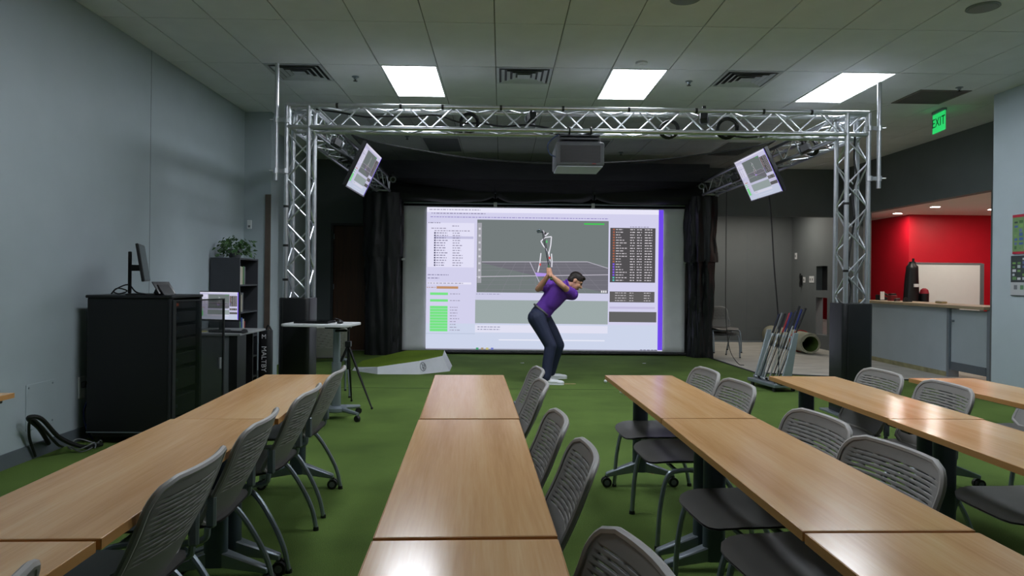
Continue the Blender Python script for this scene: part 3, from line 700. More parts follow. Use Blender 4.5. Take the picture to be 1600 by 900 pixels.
# ------------------------------------------------------------------ tables
LT, WT, HT = 1.425, .457, .735
def make_table():
    t = thing('training_table', '', 'table')
    MB().box(-WT / 2, WT / 2, -LT / 2, LT / 2, HT - .028, HT).build('table_top', M_wood, t, .002)
    e = MB()
    for bx in ((-WT / 2 - .0015, -WT / 2, -LT / 2, LT / 2), (WT / 2, WT / 2 + .0015, -LT / 2, LT / 2), (-WT / 2, WT / 2, -LT / 2 - .0015, -LT / 2), (-WT / 2, WT / 2, LT / 2, LT / 2 + .0015)): e.box(*bx, HT - .027, HT - .001)
    e.build('edge_band', M_edge, t, smooth=False)
    MB().box(-.03, .03, -LT / 2 + .105, LT / 2 - .105, HT - .075, HT - .030).build('stretcher', M_black, t, .004)
    for s in (-1, 1):
        y = s * (LT / 2 - .065)
        MB().prism([(px, py + y) for px, py in rr(.10, .065, .03)], .10, HT - .05).build('leg_column', M_blue_steel, t, .002)
        MB().box(-.19, .19, y - .035, y + .035, HT - .052, HT - .028).build('top_bracket', M_black, t, .004)
        f = MB()
        for q in (-1, 1):
            vs_ = [(q * .03, y - .03, .17), (q * .03, y + .03, .17), (q * .23, y + .02, .092), (q * .23, y - .02, .092), (q * .03, y - .03, .10), (q * .03, y + .03, .10), (q * .23, y + .02, .066), (q * .23, y - .02, .066)]
            f.add(vs_, [(0, 1, 2, 3), (7, 6, 5, 4), (0, 3, 7, 4), (1, 5, 6, 2), (2, 6, 7, 3), (0, 4, 5, 1)])
        ft = f.build('foot', M_steel, t, .006)
        for q in (-1, 1):
            c = MB(); c.cyl((q * .225, y - .026, .032), (q * .225, y - .006, .032), .032, n=16); c.cyl((q * .225, y + .006, .032), (q * .225, y + .026, .032), .032, n=16); c.cyl((q * .225, y, .03), (q * .225, y, .075), .011)
            c.build('caster', M_black, ft); h_ = MB(); h_.cyl((q * .225, y - .028, .032), (q * .225, y + .028, .032), .018, n=12); h_.build('caster_hub', M_grey, t)
    return t
proto = make_table()
ROW = {0: 'row along the rack cabinet wall', 1: 'row beside the rack cabinet', 2: 'row leading to the golfer', 3: 'row leading to the golf balls', 4: 'row leading to the club rack', 5: 'row nearest the posters'}
ORD = ['screen end', 'second', 'third']
TABLES = [(1, 0, -1.275, 3.82, 3.2), (1, 1, -1.225, 2.39, 2.0), (1, 2, -1.185, .95, 1.5), (2, 0, -.172, 3.865, 2.7), (2, 1, -.111, 2.42, 2.4), (2, 2, -.056, .975, 2.0),
          (3, 0, .964, 3.915, 1.9), (3, 1, 1.003, 2.475, 1.2), (3, 2, 1.03, 1.035, 1.0), (4, 0, 2.077, 3.935, .6), (4, 1, 2.068, 2.50, -.4), (4, 2, 2.06, 1.06, 0), (5, 0, 3.04, 3.90, 2.5), (5, 1, 3.10, 2.46, 2), (0, 0, -2.85, 3.03, 1)]
for i, (c, o_, x, y, a) in enumerate(TABLES):
    t = proto if i == 0 else copy_tree(proto)
    t.location = (x, y, 0); t.rotation_euler = (0, 0, R(a))
    t['label'] = 'wood topped training table, ' + ['first', 'second', 'third'][o_] + ' from the screen, ' + ROW[c]
    t['group'] = 'training tables in rows'

# ------------------------------------------------------------------ chairs (face -x, back at +x)
def make_chair():
    t = thing('stacking_chair', '', 'chair')
    HB = .252
    def bfn(u, v):
        s = 2 * u - 1; w_ = HB * (.96 + .04 * v)
        if v > .78: k = (v - .78) / .22; w_ = w_ - .085 + .085 * math.sqrt(max(0, 1 - k * k))
        if v < .14: k = (.14 - v) / .14; w_ = w_ - .06 + .06 * math.sqrt(max(0, 1 - k * k))
        y = s * w_; z = .445 + .365 * v - .0 * abs(s)
        x = .155 + .150 * v + .03 * math.sin(PI * v * .9 - .3) * .6 - .045 * (y / HB) ** 2
        return Vector((x, y, z))
    NU, NV = 24, 96
    def skip(i, j):
        v = j / NV
        if not (.34 < v < .90): return False
        s = abs((i + .5) / NU * 2 - 1)
        if s > .80: return False
        return j % 4 == 3 and (i + (j // 4) * 3) % 7 != 0
    o = MB().grid(bfn, NU, NV, skip).build('backrest', M_shell, t, ang=50)
    md = o.modifiers.new('s', 'SOLIDIFY'); md.thickness = .010; md.offset = 0
    M_rim = mat('grey_rim', (160, 158, 155), .45, noise_amt=.03)
    loop = [bfn(0, v / 24) for v in range(2, 25)] + [bfn(i / 8, 1) for i in range(1, 8)] + [bfn(1, 1 - v / 24) for v in range(0, 23)] + [bfn(1 - i / 8, 0) for i in range(0, 9)]
    MB().tube(loop + [loop[0]], .011, 7).build('rim', M_rim, t)
    # seat pan
    def sfn(top):
        def fn(u, v):
            a = 2 * PI * u; ca, sa = math.cos(a), math.sin(a); k = (abs(ca) ** 5 + abs(sa) ** 5) ** -.2
            x = ca * k * .232 * v - .045; y = sa * k * .24 * v
            z = .447 - .012 * (1 - v * v) + .012 * max(0, x) / .2 - .028 * max(0, (-x - .16) / .12) ** 2
            return Vector((x, y, z if top else z - .026 + .018 * v ** 6))
        return fn
    sm = MB(); sm.grid(sfn(True), 40, 10); sm.grid(sfn(False), 40, 10)
    sm.build('seat', M_seat, t, ang=50, merge=True)
    for s in (-1, 1):
        y = s * .258
        MB().box(.150, .186, y * .96 - .010, y * .96 + .010, .455, .575, None).build('bracket', M_steel, t, .008)
        MB().tube(spline([(.16, y, .46), (.15, y, .42), (.09, y, .405), (.0, y, .40), (-.08, y, .402)], 5), .012, 8).build('side_rail', M_steel, t)
        MB().tube(spline([(.02, y * .96, .402), (.10, y, .36), (.18, y * 1.03, .24), (.235, y * 1.05, .12), (.26, y * 1.05, .012)], 6), .0125, 8).build('leg', M_steel, t)
        MB().tube(spline([(.0, y * .96, .402), (-.14, y, .40), (-.20, y * 1.02, .37), (-.235, y * 1.03, .22), (-.25, y * 1.03, .012)], 6), .0125, 8).build('leg', M_steel, t)
        for x in (.26, -.25): MB().cyl((x, y * 1.04, 0), (x, y * 1.04, .02), .016, .014, 10).build('foot_cap', M_black, t)
    MB().cyl((.01, -.258, .402), (.01, .258, .402), .012, n=8).build('cross_bar', M_steel, t)
    MB().cyl((-.15, -.258, .40), (-.15, .258, .40), .010, n=8).build('cross_bar', M_steel, t)
    return t
cp = make_chair(); used = [0]
NTH = ['first', 'second', 'third', 'fourth', 'fifth', 'sixth']
def chair(x, y, rz=0, label='', group='grey chairs at the table rows', z=0):
    c = cp if not used[0] else copy_tree(cp)
    used[0] = 1; c.location = (x, y, z); c.rotation_euler = (0, 0, R(rz)); c['label'] = label; c['group'] = group
    return c
CH = {1: [(-1.28, 4.19, 3), (-1.245, 3.46, 2), (-1.24, 2.76, 4), (-1.205, 2.10, 1), (-1.20, 1.16, 3)],
      2: [(-.05, 4.25, 3), (-.06, 3.72, 2), (-.045, 2.80, 2), (.0, 2.26, 0), (.01, 1.33, 10)],
      3: [(1.03, 4.30, 2), (1.05, 3.77, 3), (1.07, 2.83, 5), (1.08, 2.29, 7)],
      4: [(2.16, 4.32, 0), (2.23, 3.80, -2), (2.33, 2.88, 0)],
      5: [(3.30, 4.28, -2), (3.28, 3.52, 0)]}
for c, L in CH.items():
    for i, (x, y, a) in enumerate(L): chair(x, y, a, 'grey slotted back chair, %s from the screen, %s' % (NTH[i], ROW[c]))
chair(-2.06, 8.02, -72, 'grey slotted back chair behind the white rolling desk', 'grey chairs by the walls')
chair(4.05, 12.55, 100, 'grey chair at the bottom of the stack beside the screen drape', 'grey chairs by the walls', -.012)
chair(4.06, 12.51, 100, 'grey chair on top of the stack beside the screen drape', 'grey chairs by the walls', .085)

# ------------------------------------------------------------------ rack cabinet and things on it
cb = thing('rack_cabinet', 'tall black equipment rack cabinet with an open tinted glass door', 'cabinet', (-3.03, 5.62, 0))
b = MB(); w_ = .34; D = .56
b.box(-w_, w_ - .02, 0, .025, .09, 1.19); b.box(-w_, w_ - .02, D - .025, D, .09, 1.19); b.box(-w_, -w_ + .02, .025, D - .025, .09, 1.19); b.box(-w_, w_ - .02, .025, D - .025, .09, .12)
b.build('body', M_rack, cb, .004)
MB().box(-w_ - .012, w_ + .012, -.012, D + .012, 1.19, 1.215).build('top', M_black, cb, .006)
MB().box(-w_ + .03, w_ - .05, .03, D - .03, .05, .09).build('plinth', M_black, cb, .004)
MB().box(-w_, w_ - .02, -.003, .0, .092, .10).build('lower_trim', M_steel, cb)
for y in (.012, D - .012): MB().box(w_ - .02, w_ + .002, y - .022, y + .022, .09, 1.19).build('front_post', M_rack2, cb, .004)
for z0, z1, k in ((1.10, 1.17, 0), (.98, 1.07, 1), (.86, .95, 0), (.76, .84, 1), (.62, .72, 0), (.42, .58, 1), (.2, .36, 0)):
    o = MB().box(-.1, w_ - .03, .04, D - .04, z0, z1).build('rack_module', M_rack2, cb, .004)
    MB().box(w_ - .03, w_ - .024, .08, .18, (z0 + z1) / 2 - .012, (z0 + z1) / 2 + .012).build('indicator', mat('indicator_amber', (196, 84, 30), .4, emit=.15) if k == 0 and z0 > 1 else mat('indicator_blue', (52, 70, 92), .4, noise_amt=.1), o)
for x in (-.27, .22):
    for y in (.07, D - .07): MB().cyl((x, y - .015, .025), (x, y + .015, .025), .025, n=12).build('caster', M_black, cb)
dr = link('glass_door', MB().box(0, .012, 0, D, .1, 1.18).mesh('glass_door'), M_glass, cb, (w_ + .004, .0, 0), (0, 0, R(-22)))
f = MB()
for bx in ((0, .016, 0, .03, .1, 1.18), (0, .016, D - .012, D, .1, 1.18), (0, .016, .03, D - .012, .1, .112), (0, .016, .03, D - .012, 1.168, 1.18)): f.box(*[v + (.0 if i else -.002) for i, v in enumerate(bx)])
f.build('door_edge', M_rack2, dr, smooth=False); MB().box(.012, .03, D - .07, D - .045, .56, .66).build('latch', M_grey, dr, .003)

mo = thing('desktop_monitor', 'slim black monitor seen edge-on on top of the rack cabinet', 'monitor', (-3.0, 5.75, 1.215), R(22))
MB().prism(rr(.22, .2, .02), 0, .012).build('stand_base', M_black, mo, .003)
MB().box(-.10, -.075, -.02, .02, .012, .36).build('stand_pole', M_black, mo, .004)
MB().box(-.075, -.0, -.03, .03, .20, .25).build('hinge', M_black, mo, .004)
mm = Matrix.Translation((.0, 0, .25)) @ Matrix.Rotation(R(-9), 4, 'Y')
o = MB(); o.box(0, .022, -.24, .24, -.14, .17, mm); o.build('casing', M_black, mo, .004)
o = MB(); o.box(.022, .024, -.23, .23, -.13, .16, mm); o.build('panel', M_black_gloss, mo, smooth=False)
tb = thing('tablet_stand', 'small black tablet leaning on a wedge stand atop the rack', 'tablet', (-2.80, 5.78, 1.215), R(-20))
mm = Matrix.Translation((0, 0, .008)) @ Matrix.Rotation(R(-38), 4, 'Y')
o = MB(); o.box(-.004, .004, -.09, .09, 0, .13, mm); o.build('tablet', M_black_gloss, tb, .003)
o = MB(); o.prism([(-.10, 0), (.03, 0), (-.05, .09)], -.06, .06, Matrix.Rotation(R(90), 4, 'X')); o.build('wedge', M_black, tb, .003)
tag(MB().tube(spline([(-3.2, 5.66, 1.225), (-3.14, 5.64, 1.27), (-3.06, 5.64, 1.25), (-3.14, 5.66, 1.225), (-3.2, 5.70, 1.25), (-3.1, 5.72, 1.30), (-3.02, 5.70, 1.24), (-2.92, 5.66, 1.225)], 6), .006, 6).build('monitor_cable', M_black), 'thin black cable looped behind the monitor on the rack', 'cable')
# cables and fittings on the left wall
tag(MB().tube(spline([(-3.46, 5.3, .08), (-3.40, 5.10, .24), (-3.40, 4.98, .34), (-3.36, 5.06, .32), (-3.32, 5.22, .14), (-3.25, 5.40, .03), (-3.2, 5.55, .015)], 7), .016, 8).build('power_cable', M_black), 'thick black power cable bent up beside the rack cabinet', 'cable')
tag(MB().tube(spline([(-3.45, 5.45, .02), (-3.35, 5.22, .10), (-3.38, 5.0, .33), (-3.44, 5.05, .2), (-3.46, 5.15, .02)], 7), .010, 8).build('power_cable', M_black), 'thin black power cable looped against the baseboard', 'cable')
for i in range(3):
    pts = [(-3.28 + .10 * math.cos(a) + .02 * i, 5.42 + .07 * math.sin(a) * (1 + .2 * i), .015 + .02 * i + .025 * math.sin(a * 2 + i)) for a in [2 * PI * k / 24 for k in range(23)]]
    tag(MB().tube(pts, .005, 6).build('loose_wire', mat('grey_wire', (120, 122, 124), .5, noise_amt=.1)), ['small', 'medium', 'wide'][i] + ' loop of thin grey wire on the turf behind the rack cabinet', 'wire', 'loops of grey wire on the turf')
ap = thing('access_panel', 'square painted access panel in the wall behind the tables', 'panel', (WL, 5.24, .39))
MB().box(0, .006, -.16, .16, -.17, .17).build('plate', M_wall, ap, .002)
for y in (-.135, .135):
    for z in (-.145, .145): MB().cyl((.006, y, z), (.009, y, z), .008, n=10).build('screw', M_steel, ap)
ou = thing('wall_outlet', 'white wall outlet plate with a black plug beside the rack cabinet', 'outlet', (WL, 5.74, .44))
MB().box(0, .012, -.04, .04, -.09, .09).build('plate', M_white, ou, .003); MB().box(.012, .05, -.02, .03, .0, .05).build('plug', M_black, ou, .004)
MB().tube(spline([(.05, 0, .02), (.08, -.01, -.05), (.04, -.02, -.2), (.06, 0, -.36), (.1, .05, -.47)], 6), .007, 6).build('cord', mat('blue_cord', (30, 44, 110), .5, noise_amt=.1), ou)
th = thing('wall_sensor', 'small white sensor on the grey wall pier', 'sensor', (-3.41, 9.3, 2.08))
MB().box(-.03, .03, -.025, 0, -.06, .06).build('housing', M_white, th, .006); MB().box(-.015, .015, -.028, -.025, -.04, -.01).build('window', M_grey, th, .001)

# ------------------------------------------------------------------ bookcase, plant, books
bk = thing('bookcase', 'tall dark grey open bookcase against the left wall', 'bookcase', (-3.29, 8.2, 0))
MB().box(-.18, .17, 0, .02, 0, 1.60).build('side_panel', mat('bookcase_grey', (64, 66, 72), .5, noise_amt=.05), bk, .002)
MB().box(-.18, .17, .60, .62, 0, 1.60).build('side_panel', MATS['bookcase_grey'], bk, .002)
MB().box(-.18, -.165, .02, .60, .05, 1.58).build('back_panel', MATS['bookcase_grey'], bk, .001)
SH = [.10, .36, .62, .93, 1.26, 1.58]
for z in SH: MB().box(-.165, .17, .02, .60, z, z + .02).build('shelf', MATS['bookcase_grey'], bk, .001)
bcol = {'white': (214, 212, 200), 'cream': (190, 182, 158), 'green': (70, 128, 70), 'blue': (44, 74, 148), 'orange': (212, 96, 36), 'black': (30, 30, 34), 'red': (150, 34, 34), 'grey': (120, 124, 128)}
SHN = {1.28: 'top shelf', .95: 'second shelf', .64: 'third shelf', .12: 'bottom shelf'}
rb = random.Random(11)
for z, cols in ((1.28, ['white', 'cream', 'green', 'grey']), (.95, ['white', 'cream', 'grey']), (.64, ['green', 'blue', 'white', 'red']), (.12, ['blue', 'grey', 'orange'])):
    y = 8.235
    for c in cols:
        w_ = rb.uniform(.028, .05) * (2 if c == 'orange' else 1); h_ = rb.uniform(.19, .24) if c != 'orange' else .14
        t = thing('book', '%s book standing on the %s of the bookcase' % (c, SHN[z]), 'book', (-3.17, y + w_ / 2, z), 0, 'books in the bookcase')
        m = mat('cover_' + c, bcol[c], .5, noise_amt=.08)
        p = MB(); p.box(.035, .04, -w_ / 2, w_ / 2, 0, h_); p.box(-.12, .035, -w_ / 2, -w_ / 2 + .003, 0, h_); p.box(-.12, .035, w_ / 2 - .003, w_ / 2, 0, h_); p.build('cover', m, t, smooth=False)
        MB().box(-.115, .035, -w_ / 2 + .003, w_ / 2 - .003, .003, h_ - .004).build('pages', M_white, t, smooth=False)
        y += w_ + .004
pl = thing('potted_plant', 'bushy green plant on top of the bookcase', 'plant', (-3.27, 8.45, 1.60))
MB().lathe([(.06, 0), (.085, .10), (.09, .11), (.08, .11), (.07, .09)]).build('pot', M_grey, pl)
lf = MB(); rp = random.Random(2)
for i in range(230):
    a = rp.uniform(0, 2 * PI); el = rp.uniform(-.5, 1.3); rad = rp.uniform(.07, .25)
    c = Vector((math.cos(a) * math.cos(el) * rad * .95, math.sin(a) * math.cos(el) * rad * 1.1, .10 + math.sin(el) * rad * .72))
    if c.x < -.19: c.x = -.19
    if c.z < .012: c.z = .012 + rp.uniform(0, .03)
    q = Matrix.Translation(c) @ Matrix.Rotation(a, 4, 'Z') @ Matrix.Rotation(rp.uniform(-.4, 1.0), 4, 'Y') @ Matrix.Rotation(rp.uniform(-1, 1), 4, 'X')
    s = rp.uniform(.7, 1.25)
    lf.add([q @ Vector(p) for p in ((-.005, 0, 0), (.02 * s, .018 * s, .004), (.055 * s, 0, -.008), (.02 * s, -.018 * s, .004))], [(0, 1, 2), (0, 2, 3)])
o = lf.build('foliage', M_plant, pl, smooth=False); o['kind'] = 'stuff'; o.modifiers.new('s', 'SOLIDIFY').thickness = .001
bg = thing('golf_bag', 'black bag with white MALTBY lettering standing beside the bookcase', 'bag', (-2.98, 8.72, 0), R(0))
MB().prism(rr(.16, .14, .05, 5), .0, .70).build('body', M_black, bg, .01, 2)
MB().tube(spline([(.0, .0, .70), (.03, 0, .76), (.07, 0, .70)], 5), .01, 6).build('handle', M_black, bg)
text_obj('lettering', 'MALTBY', .088, M_white, bg, Matrix(((0, 1, 0, .0), (0, 0, -1, -.072), (-1, 0, 0, .34), (0, 0, 0, 1))))
text_obj('emblem', 'M', .08, M_white, bg, Matrix.Translation((0, -.072, .62)) @ Matrix.Rotation(R(90), 4, 'X'))
# desk with monitor
dk = thing('computer_desk', 'grey topped computer desk in front of the bookcase', 'desk', (-3.12, 7.76, 0))
MB().box(-.33, .33, -.40, .40, .74, .765).build('desk_top', mat('desk_grey', (150, 152, 154), .5, noise_amt=.04), dk, .004)
MB().box(-.30, .20, -.36, -.335, 0, .74).build('end_panel', M_grey, dk, .002)
MB().box(.20, .29, -.37, -.11, 0, .74).build('leg_panel', M_black, dk, .003)
MB().box(-.30, .20, .335, .36, 0, .74).build('end_panel', M_black, dk, .002)
MB().box(.30, .40, -.36, .86, .12, .15).build('low_shelf', mat('shelf_grey', (104, 112, 120), .45, .2, noise_amt=.05), dk, .006)
for y in (-.3, .8): MB().box(.32, .38, y - .02, y + .02, 0, .12).build('shelf_foot', M_black, dk, .003)
dm = thing('desktop_monitor', 'lit monitor standing on the grey computer desk', 'monitor', (-3.14, 7.68, .765), R(-14))
MB().prism(rr(.2, .16, .03), 0, .012).build('stand_base', M_black, dm, .003); MB().box(-.025, .025, .02, .045, .012, .2).build('stand_pole', M_black, dm, .003)
MB().box(-.255, .255, -.012, .02, .11, .445).build('casing', M_black, dm, .005)
link('display', ui_mesh('display', lambda u, v, z: Vector((-.245 + .49 * u, -.0135 - z, .435 - .305 * v)), .0003), M_ui2, dm)
kb = thing('keyboard', 'black keyboard on the grey computer desk', 'keyboard', (-2.97, 7.50, .765), R(-10))
MB().box(-.2, .2, -.06, .06, 0, .014).build('base', M_black, kb, .004)
ks = MB()
for i in range(14):
    for j in range(4): ks.box(-.19 + i * .0273, -.167 + i * .0273, -.05 + j * .026, -.028 + j * .026, .014, .019)
o = ks.build('keys', M_rack2, kb, smooth=False)
ms = thing('computer_mouse', 'black mouse beside the keyboard on the grey desk', 'mouse', (-2.84, 7.62, .765)); MB().ell((0, 0, .012), (.03, .05, .018)).build('shell', M_black, ms); MB().box(-.003, .003, .0, .03, .027, .031).build('wheel', M_grey, ms)
pp = thing('paper_stack', 'small stack of white and yellow papers on the grey desk', 'papers', (-3.30, 7.48, .765), R(12))
for i, m in enumerate((M_white, M_white, mat('yellow_paper', (214, 204, 96), .7, noise_amt=.04))): o = MB(); o.box(-.1, .1, -.07, .07, .004 * i, .004 * i + .003, Matrix.Rotation(.15 * i, 4, 'Z')); o.build('sheet', m, pp, smooth=False)
yb = tag(MB().lathe([(.03, 0), (.034, .05), (.02, .07), (.008, .1), (.006, .11)], Matrix.Translation((-2.72, 8.2, 0)), 14).build('yellow_bottle', mat('yellow_plastic', (214, 196, 40), .4, noise_amt=.05)), 'small yellow bottle on the turf beside the low shelf', 'bottle')

# ------------------------------------------------------------------ white rolling desk
sd = thing('rolling_desk', 'white topped rolling stand-up desk on a grey column', 'desk', (-1.75, 6.72, 0), R(-6))
MB().prism(rr(.66, .46, .05, 6), .905, .93).build('desk_top', M_white, sd, .005, 2)
MB().prism([(x + .15, y) for x, y in rr(.09, .06, .025)], .12, .55).build('lower_column', M_steel, sd, .002)
MB().prism([(x + .15, y) for x, y in rr(.07, .045, .02)], .55, .905).build('upper_column', M_steel, sd, .002)
MB().box(.07, .23, -.12, .12, .885, .905).build('bracket', M_black, sd, .004); MB().cyl((.16, -.06, .86), (.30, -.12, .87), .012).build('height_lever', M_black, sd)
MB().lathe([(.10, .07), (.11, .08), (.11, .11), (.07, .125)], Matrix.Translation((.15, 0, 0)), 24).build('base_hub', M_steel, sd)
for a in (-28, 60, 150, 232):
    d_ = Vector((math.cos(R(a)), math.sin(R(a)), 0)); p0 = Vector((.15, 0, .10)); L = .30
    ft = MB().tube([p0 + d_ * .05, p0 + d_ * L + Vector((0, 0, -.025))], [.028, .018], 8).build('base_leg', M_steel, sd)
    c = p0 + d_ * (L - .01); s_ = Vector((-d_.y, d_.x, 0)); k = MB(); k.cyl((c.x - s_.x * .015, c.y - s_.y * .015, .03), (c.x + s_.x * .015, c.y + s_.y * .015, .03), .03, n=14); k.cyl((c.x, c.y, .03), (c.x, c.y, .08), .01); k.build('caster', M_black, ft)
lp = thing('laptop', 'closed black laptop on the white rolling desk', 'laptop', (-1.82, 6.72, .93), R(-4)); MB().box(-.17, .17, -.12, .12, 0, .012).build('base', M_black, lp, .004); MB().box(-.17, .17, -.12, .12, .013, .024).build('lid', M_black_gloss, lp, .004)
m2 = thing('computer_mouse', 'black mouse beside the laptop on the white rolling desk', 'mouse', (-1.56, 6.66, .93)); MB().ell((0, 0, .014), (.03, .05, .02)).build('shell', M_black, m2); MB().box(-.003, .003, .0, .03, .03, .035).build('wheel', M_grey, m2)
tag(MB().tube(spline([(x - .14, y, z) for x, y, z in ((-1.42, 6.71, .938), (-1.44, 6.78, .945), (-1.52, 6.82, .94), (-1.5, 6.80, .97), (-1.45, 6.84, .945), (-1.5, 6.88, .937))], 6), .005, 6).build('mouse_cable', M_black), 'thin black cable bunched beside the laptop', 'cable')
tr = thing('tripod', 'black folding tripod behind the white rolling desk', 'tripod', (-1.62, 7.30, 0))
for a in (-25, 95, 215):
    d_ = Vector((math.cos(R(a)), math.sin(R(a)), 0)); MB().tube([Vector((0, 0, .66)), d_ * .17 + Vector((0, 0, .30)), d_ * .31 + Vector((0, 0, .012))], [.014, .012, .008], 8).build('leg', M_black, tr)
    MB().ell(d_ * .31 + Vector((0, 0, .014)), (.014, .014, .014), None, 8, 6).build('rubber_foot', M_black, tr)
MB().cyl((0, 0, .40), (0, 0, .84), .012).build('centre_post', M_black, tr); MB().box(-.03, .03, -.03, .03, .64, .70).build('collar', M_black, tr, .005); MB().box(-.03, .03, -.04, .04, .84, .87).build('head', M_black, tr, .005)

# ------------------------------------------------------------------ white ramp
rp_ = thing('putting_ramp', 'white sided turf topped practice ramp on the floor', 'ramp', (-1.5, 10.3, 0))
O = Vector((-1.5, 10.3, 0))
bot = [(-2.19, 10.15), (-1.75, 9.78), (-1.15, 9.80), (-.75, 10.16), (-.76, 10.80), (-1.5, 11.02), (-2.18, 10.72)]
top = [(-2.17, 10.2, .045), (-1.76, 9.82, .10), (-1.17, 9.86, .185), (-.86, 10.18, .225), (-.88, 10.74, .255), (-1.5, 10.95, .22), (-2.15, 10.68, .08)]
n = len(bot)
sdm = MB(); sdm.add([Vector((x, y, 0)) - O for x, y in bot] + [Vector(p) - O for p in top], [(i, (i + 1) % n, n + (i + 1) % n, n + i) for i in range(n)] + [tuple(range(n - 1, -1, -1))])
sdm.build('white_side', mat('ramp_white', (214, 216, 222), .45, noise_amt=.03), rp_, smooth=False)
cen = sum((Vector(p) for p in top), Vector()) / n
tt = MB(); tt.add([Vector(p) - O + Vector((0, 0, .001)) for p in top] + [cen - O + Vector((0, 0, .004))], [(i, (i + 1) % n, n) for i in range(n)]); tt.build('turf_top', M_turf2, rp_, smooth=False)
# emblem on the side face between corners two and three
A, B = Vector((*bot[2], 0)), Vector((*bot[3], 0)); T1, T2 = Vector(top[2]), Vector(top[3])
ux = (B - A).normalized(); cpt = A + (B - A) * .10 + Vector((0, 0, .1)) + ((T1 - A) * .5 - Vector((0, 0, .09))) ; up = (T1 - A).normalized(); nrm = ux.cross(up).normalized(); up = nrm.cross(ux)
cpt = A + (T1 - A) * .55 + ux * .06 + nrm * .004
em = MB()
em.tube([cpt - O + ux * .05 * math.cos(a) + up * .062 * math.sin(a) for a in [2 * PI * i / 24 for i in range(25)]], .004, 5)
em.tube([cpt - O + ux * x + up * y for x, y in ((-.02, .05), (.0, .02), (-.01, -.01), (.01, -.05))], .004, 5)
em.tube([cpt - O + ux * x + up * y for x, y in ((.0, .02), (.03, .03), (.035, .0), (.0, -.01), (.03, -.03))], .004, 5)
em.build('emblem', mat('emblem_grey', (110, 114, 122), .5, noise_amt=.05), rp_)

# ------------------------------------------------------------------ golfer
gp = thing('person', 'man in a purple polo shirt and navy trousers swinging a golf club', 'person', (.72, 9.2, 0))
G = Vector((.72, 9.2, 0))
def cv(p): return Vector(p) - G
def limb(mb, pts):
    for (a, ra), (b_, rb_) in zip(pts, pts[1:]): mb.cap(cv(a), ra, cv(b_), rb_)
def remesh(o, vox, it=6, fac=.5):
    r_ = o.modifiers.new('r', 'REMESH'); r_.mode = 'VOXEL'; r_.voxel_size = vox; r_.use_smooth_shade = True
    s = o.modifiers.new('s', 'SMOOTH'); s.iterations = it; s.factor = fac
rank, lank = (.615, 8.97, .10), (.715, 9.47, .10)
rknee, lknee = (.665, 9.03, .50), (.80, 9.37, .48)
rhip, lhip = (.475, 9.10, .865), (.575, 9.34, .85)
pel = (.53, 9.22, .90); waist = (.625, 9.20, 1.03); chest = (.76, 9.20, 1.20); nb = (.875, 9.20, 1.30)
rsh, lsh = (.70, 9.25, 1.315), (.955, 9.16, 1.185)
relb, lelb = (.495, 9.14, 1.25), (.82, 8.99, 1.29)
rwr, lwr = (.625, 9.00, 1.435), (.645, 8.985, 1.44)
hd = Vector((1.005, 9.20, 1.355))
# head axes: forward towards ball (+x, down), up tilts +x
fw = Vector((.80, -.12, -.60)).normalized(); upv = Vector((.60, .10, .80)); lf_ = upv.cross(fw).normalized(); upv = fw.cross(lf_).normalized()
HM = Matrix((fw, lf_, upv)).transposed()          # local x forward, y left, z up
def hp(x, y, z): return hd + HM @ Vector((x, y, z))
body = MB()
body.ell(cv(hp(-.012, 0, .03)), (.098, .076, .092), HM, 20, 14); body.ell(cv(hp(.028, 0, -.035)), (.066, .060, .082), HM, 18, 12); body.ell(cv(hp(.055, 0, -.092)), (.030, .032, .024), HM)
body.cap(cv(hp(.086, 0, .012)), .010, cv(hp(.112, 0, -.026)), .014); body.ell(cv(hp(.100, 0, -.028)), (.012, .018, .010), HM)
body.ell(cv(hp(.076, 0, .026)), (.018, .052, .014), HM); body.ell(cv(hp(.088, 0, -.060)), (.010, .024, .006), HM); body.ell(cv(hp(.086, 0, -.070)), (.010, .020, .006), HM)
for s in (-1, 1): body.ell(cv(hp(-.010, s * .076, -.008)), (.020, .010, .032), HM); body.ell(cv(hp(.06, s * .036, -.03)), (.026, .022, .026), HM)
limb(body, [(hp(-.02, 0, -.05), .054), (nb, .058), (chest, .09)])
limb(body, [(chest, .11), (waist, .10), (pel, .10)]); limb(body, [(chest, .07), (rsh, .05)]); limb(body, [(chest, .07), (lsh, .05)])
limb(body, [(pel, .08), (rhip, .07), (rknee, .052), (rank, .036)]); limb(body, [(pel, .08), (lhip, .07), (lknee, .052), (lank, .036)])
def arm(sh, el, wr, r_):
    e, w_ = Vector(el), Vector(wr); m1 = e + (w_ - e) * .3
    limb(body, [(sh, r_[0]), (el, r_[1]), (m1, r_[2]), (wr, r_[3])])
arm(rsh, relb, rwr, (.052, .040, .043, .028)); arm(lsh, lelb, lwr, (.052, .039, .042, .028))
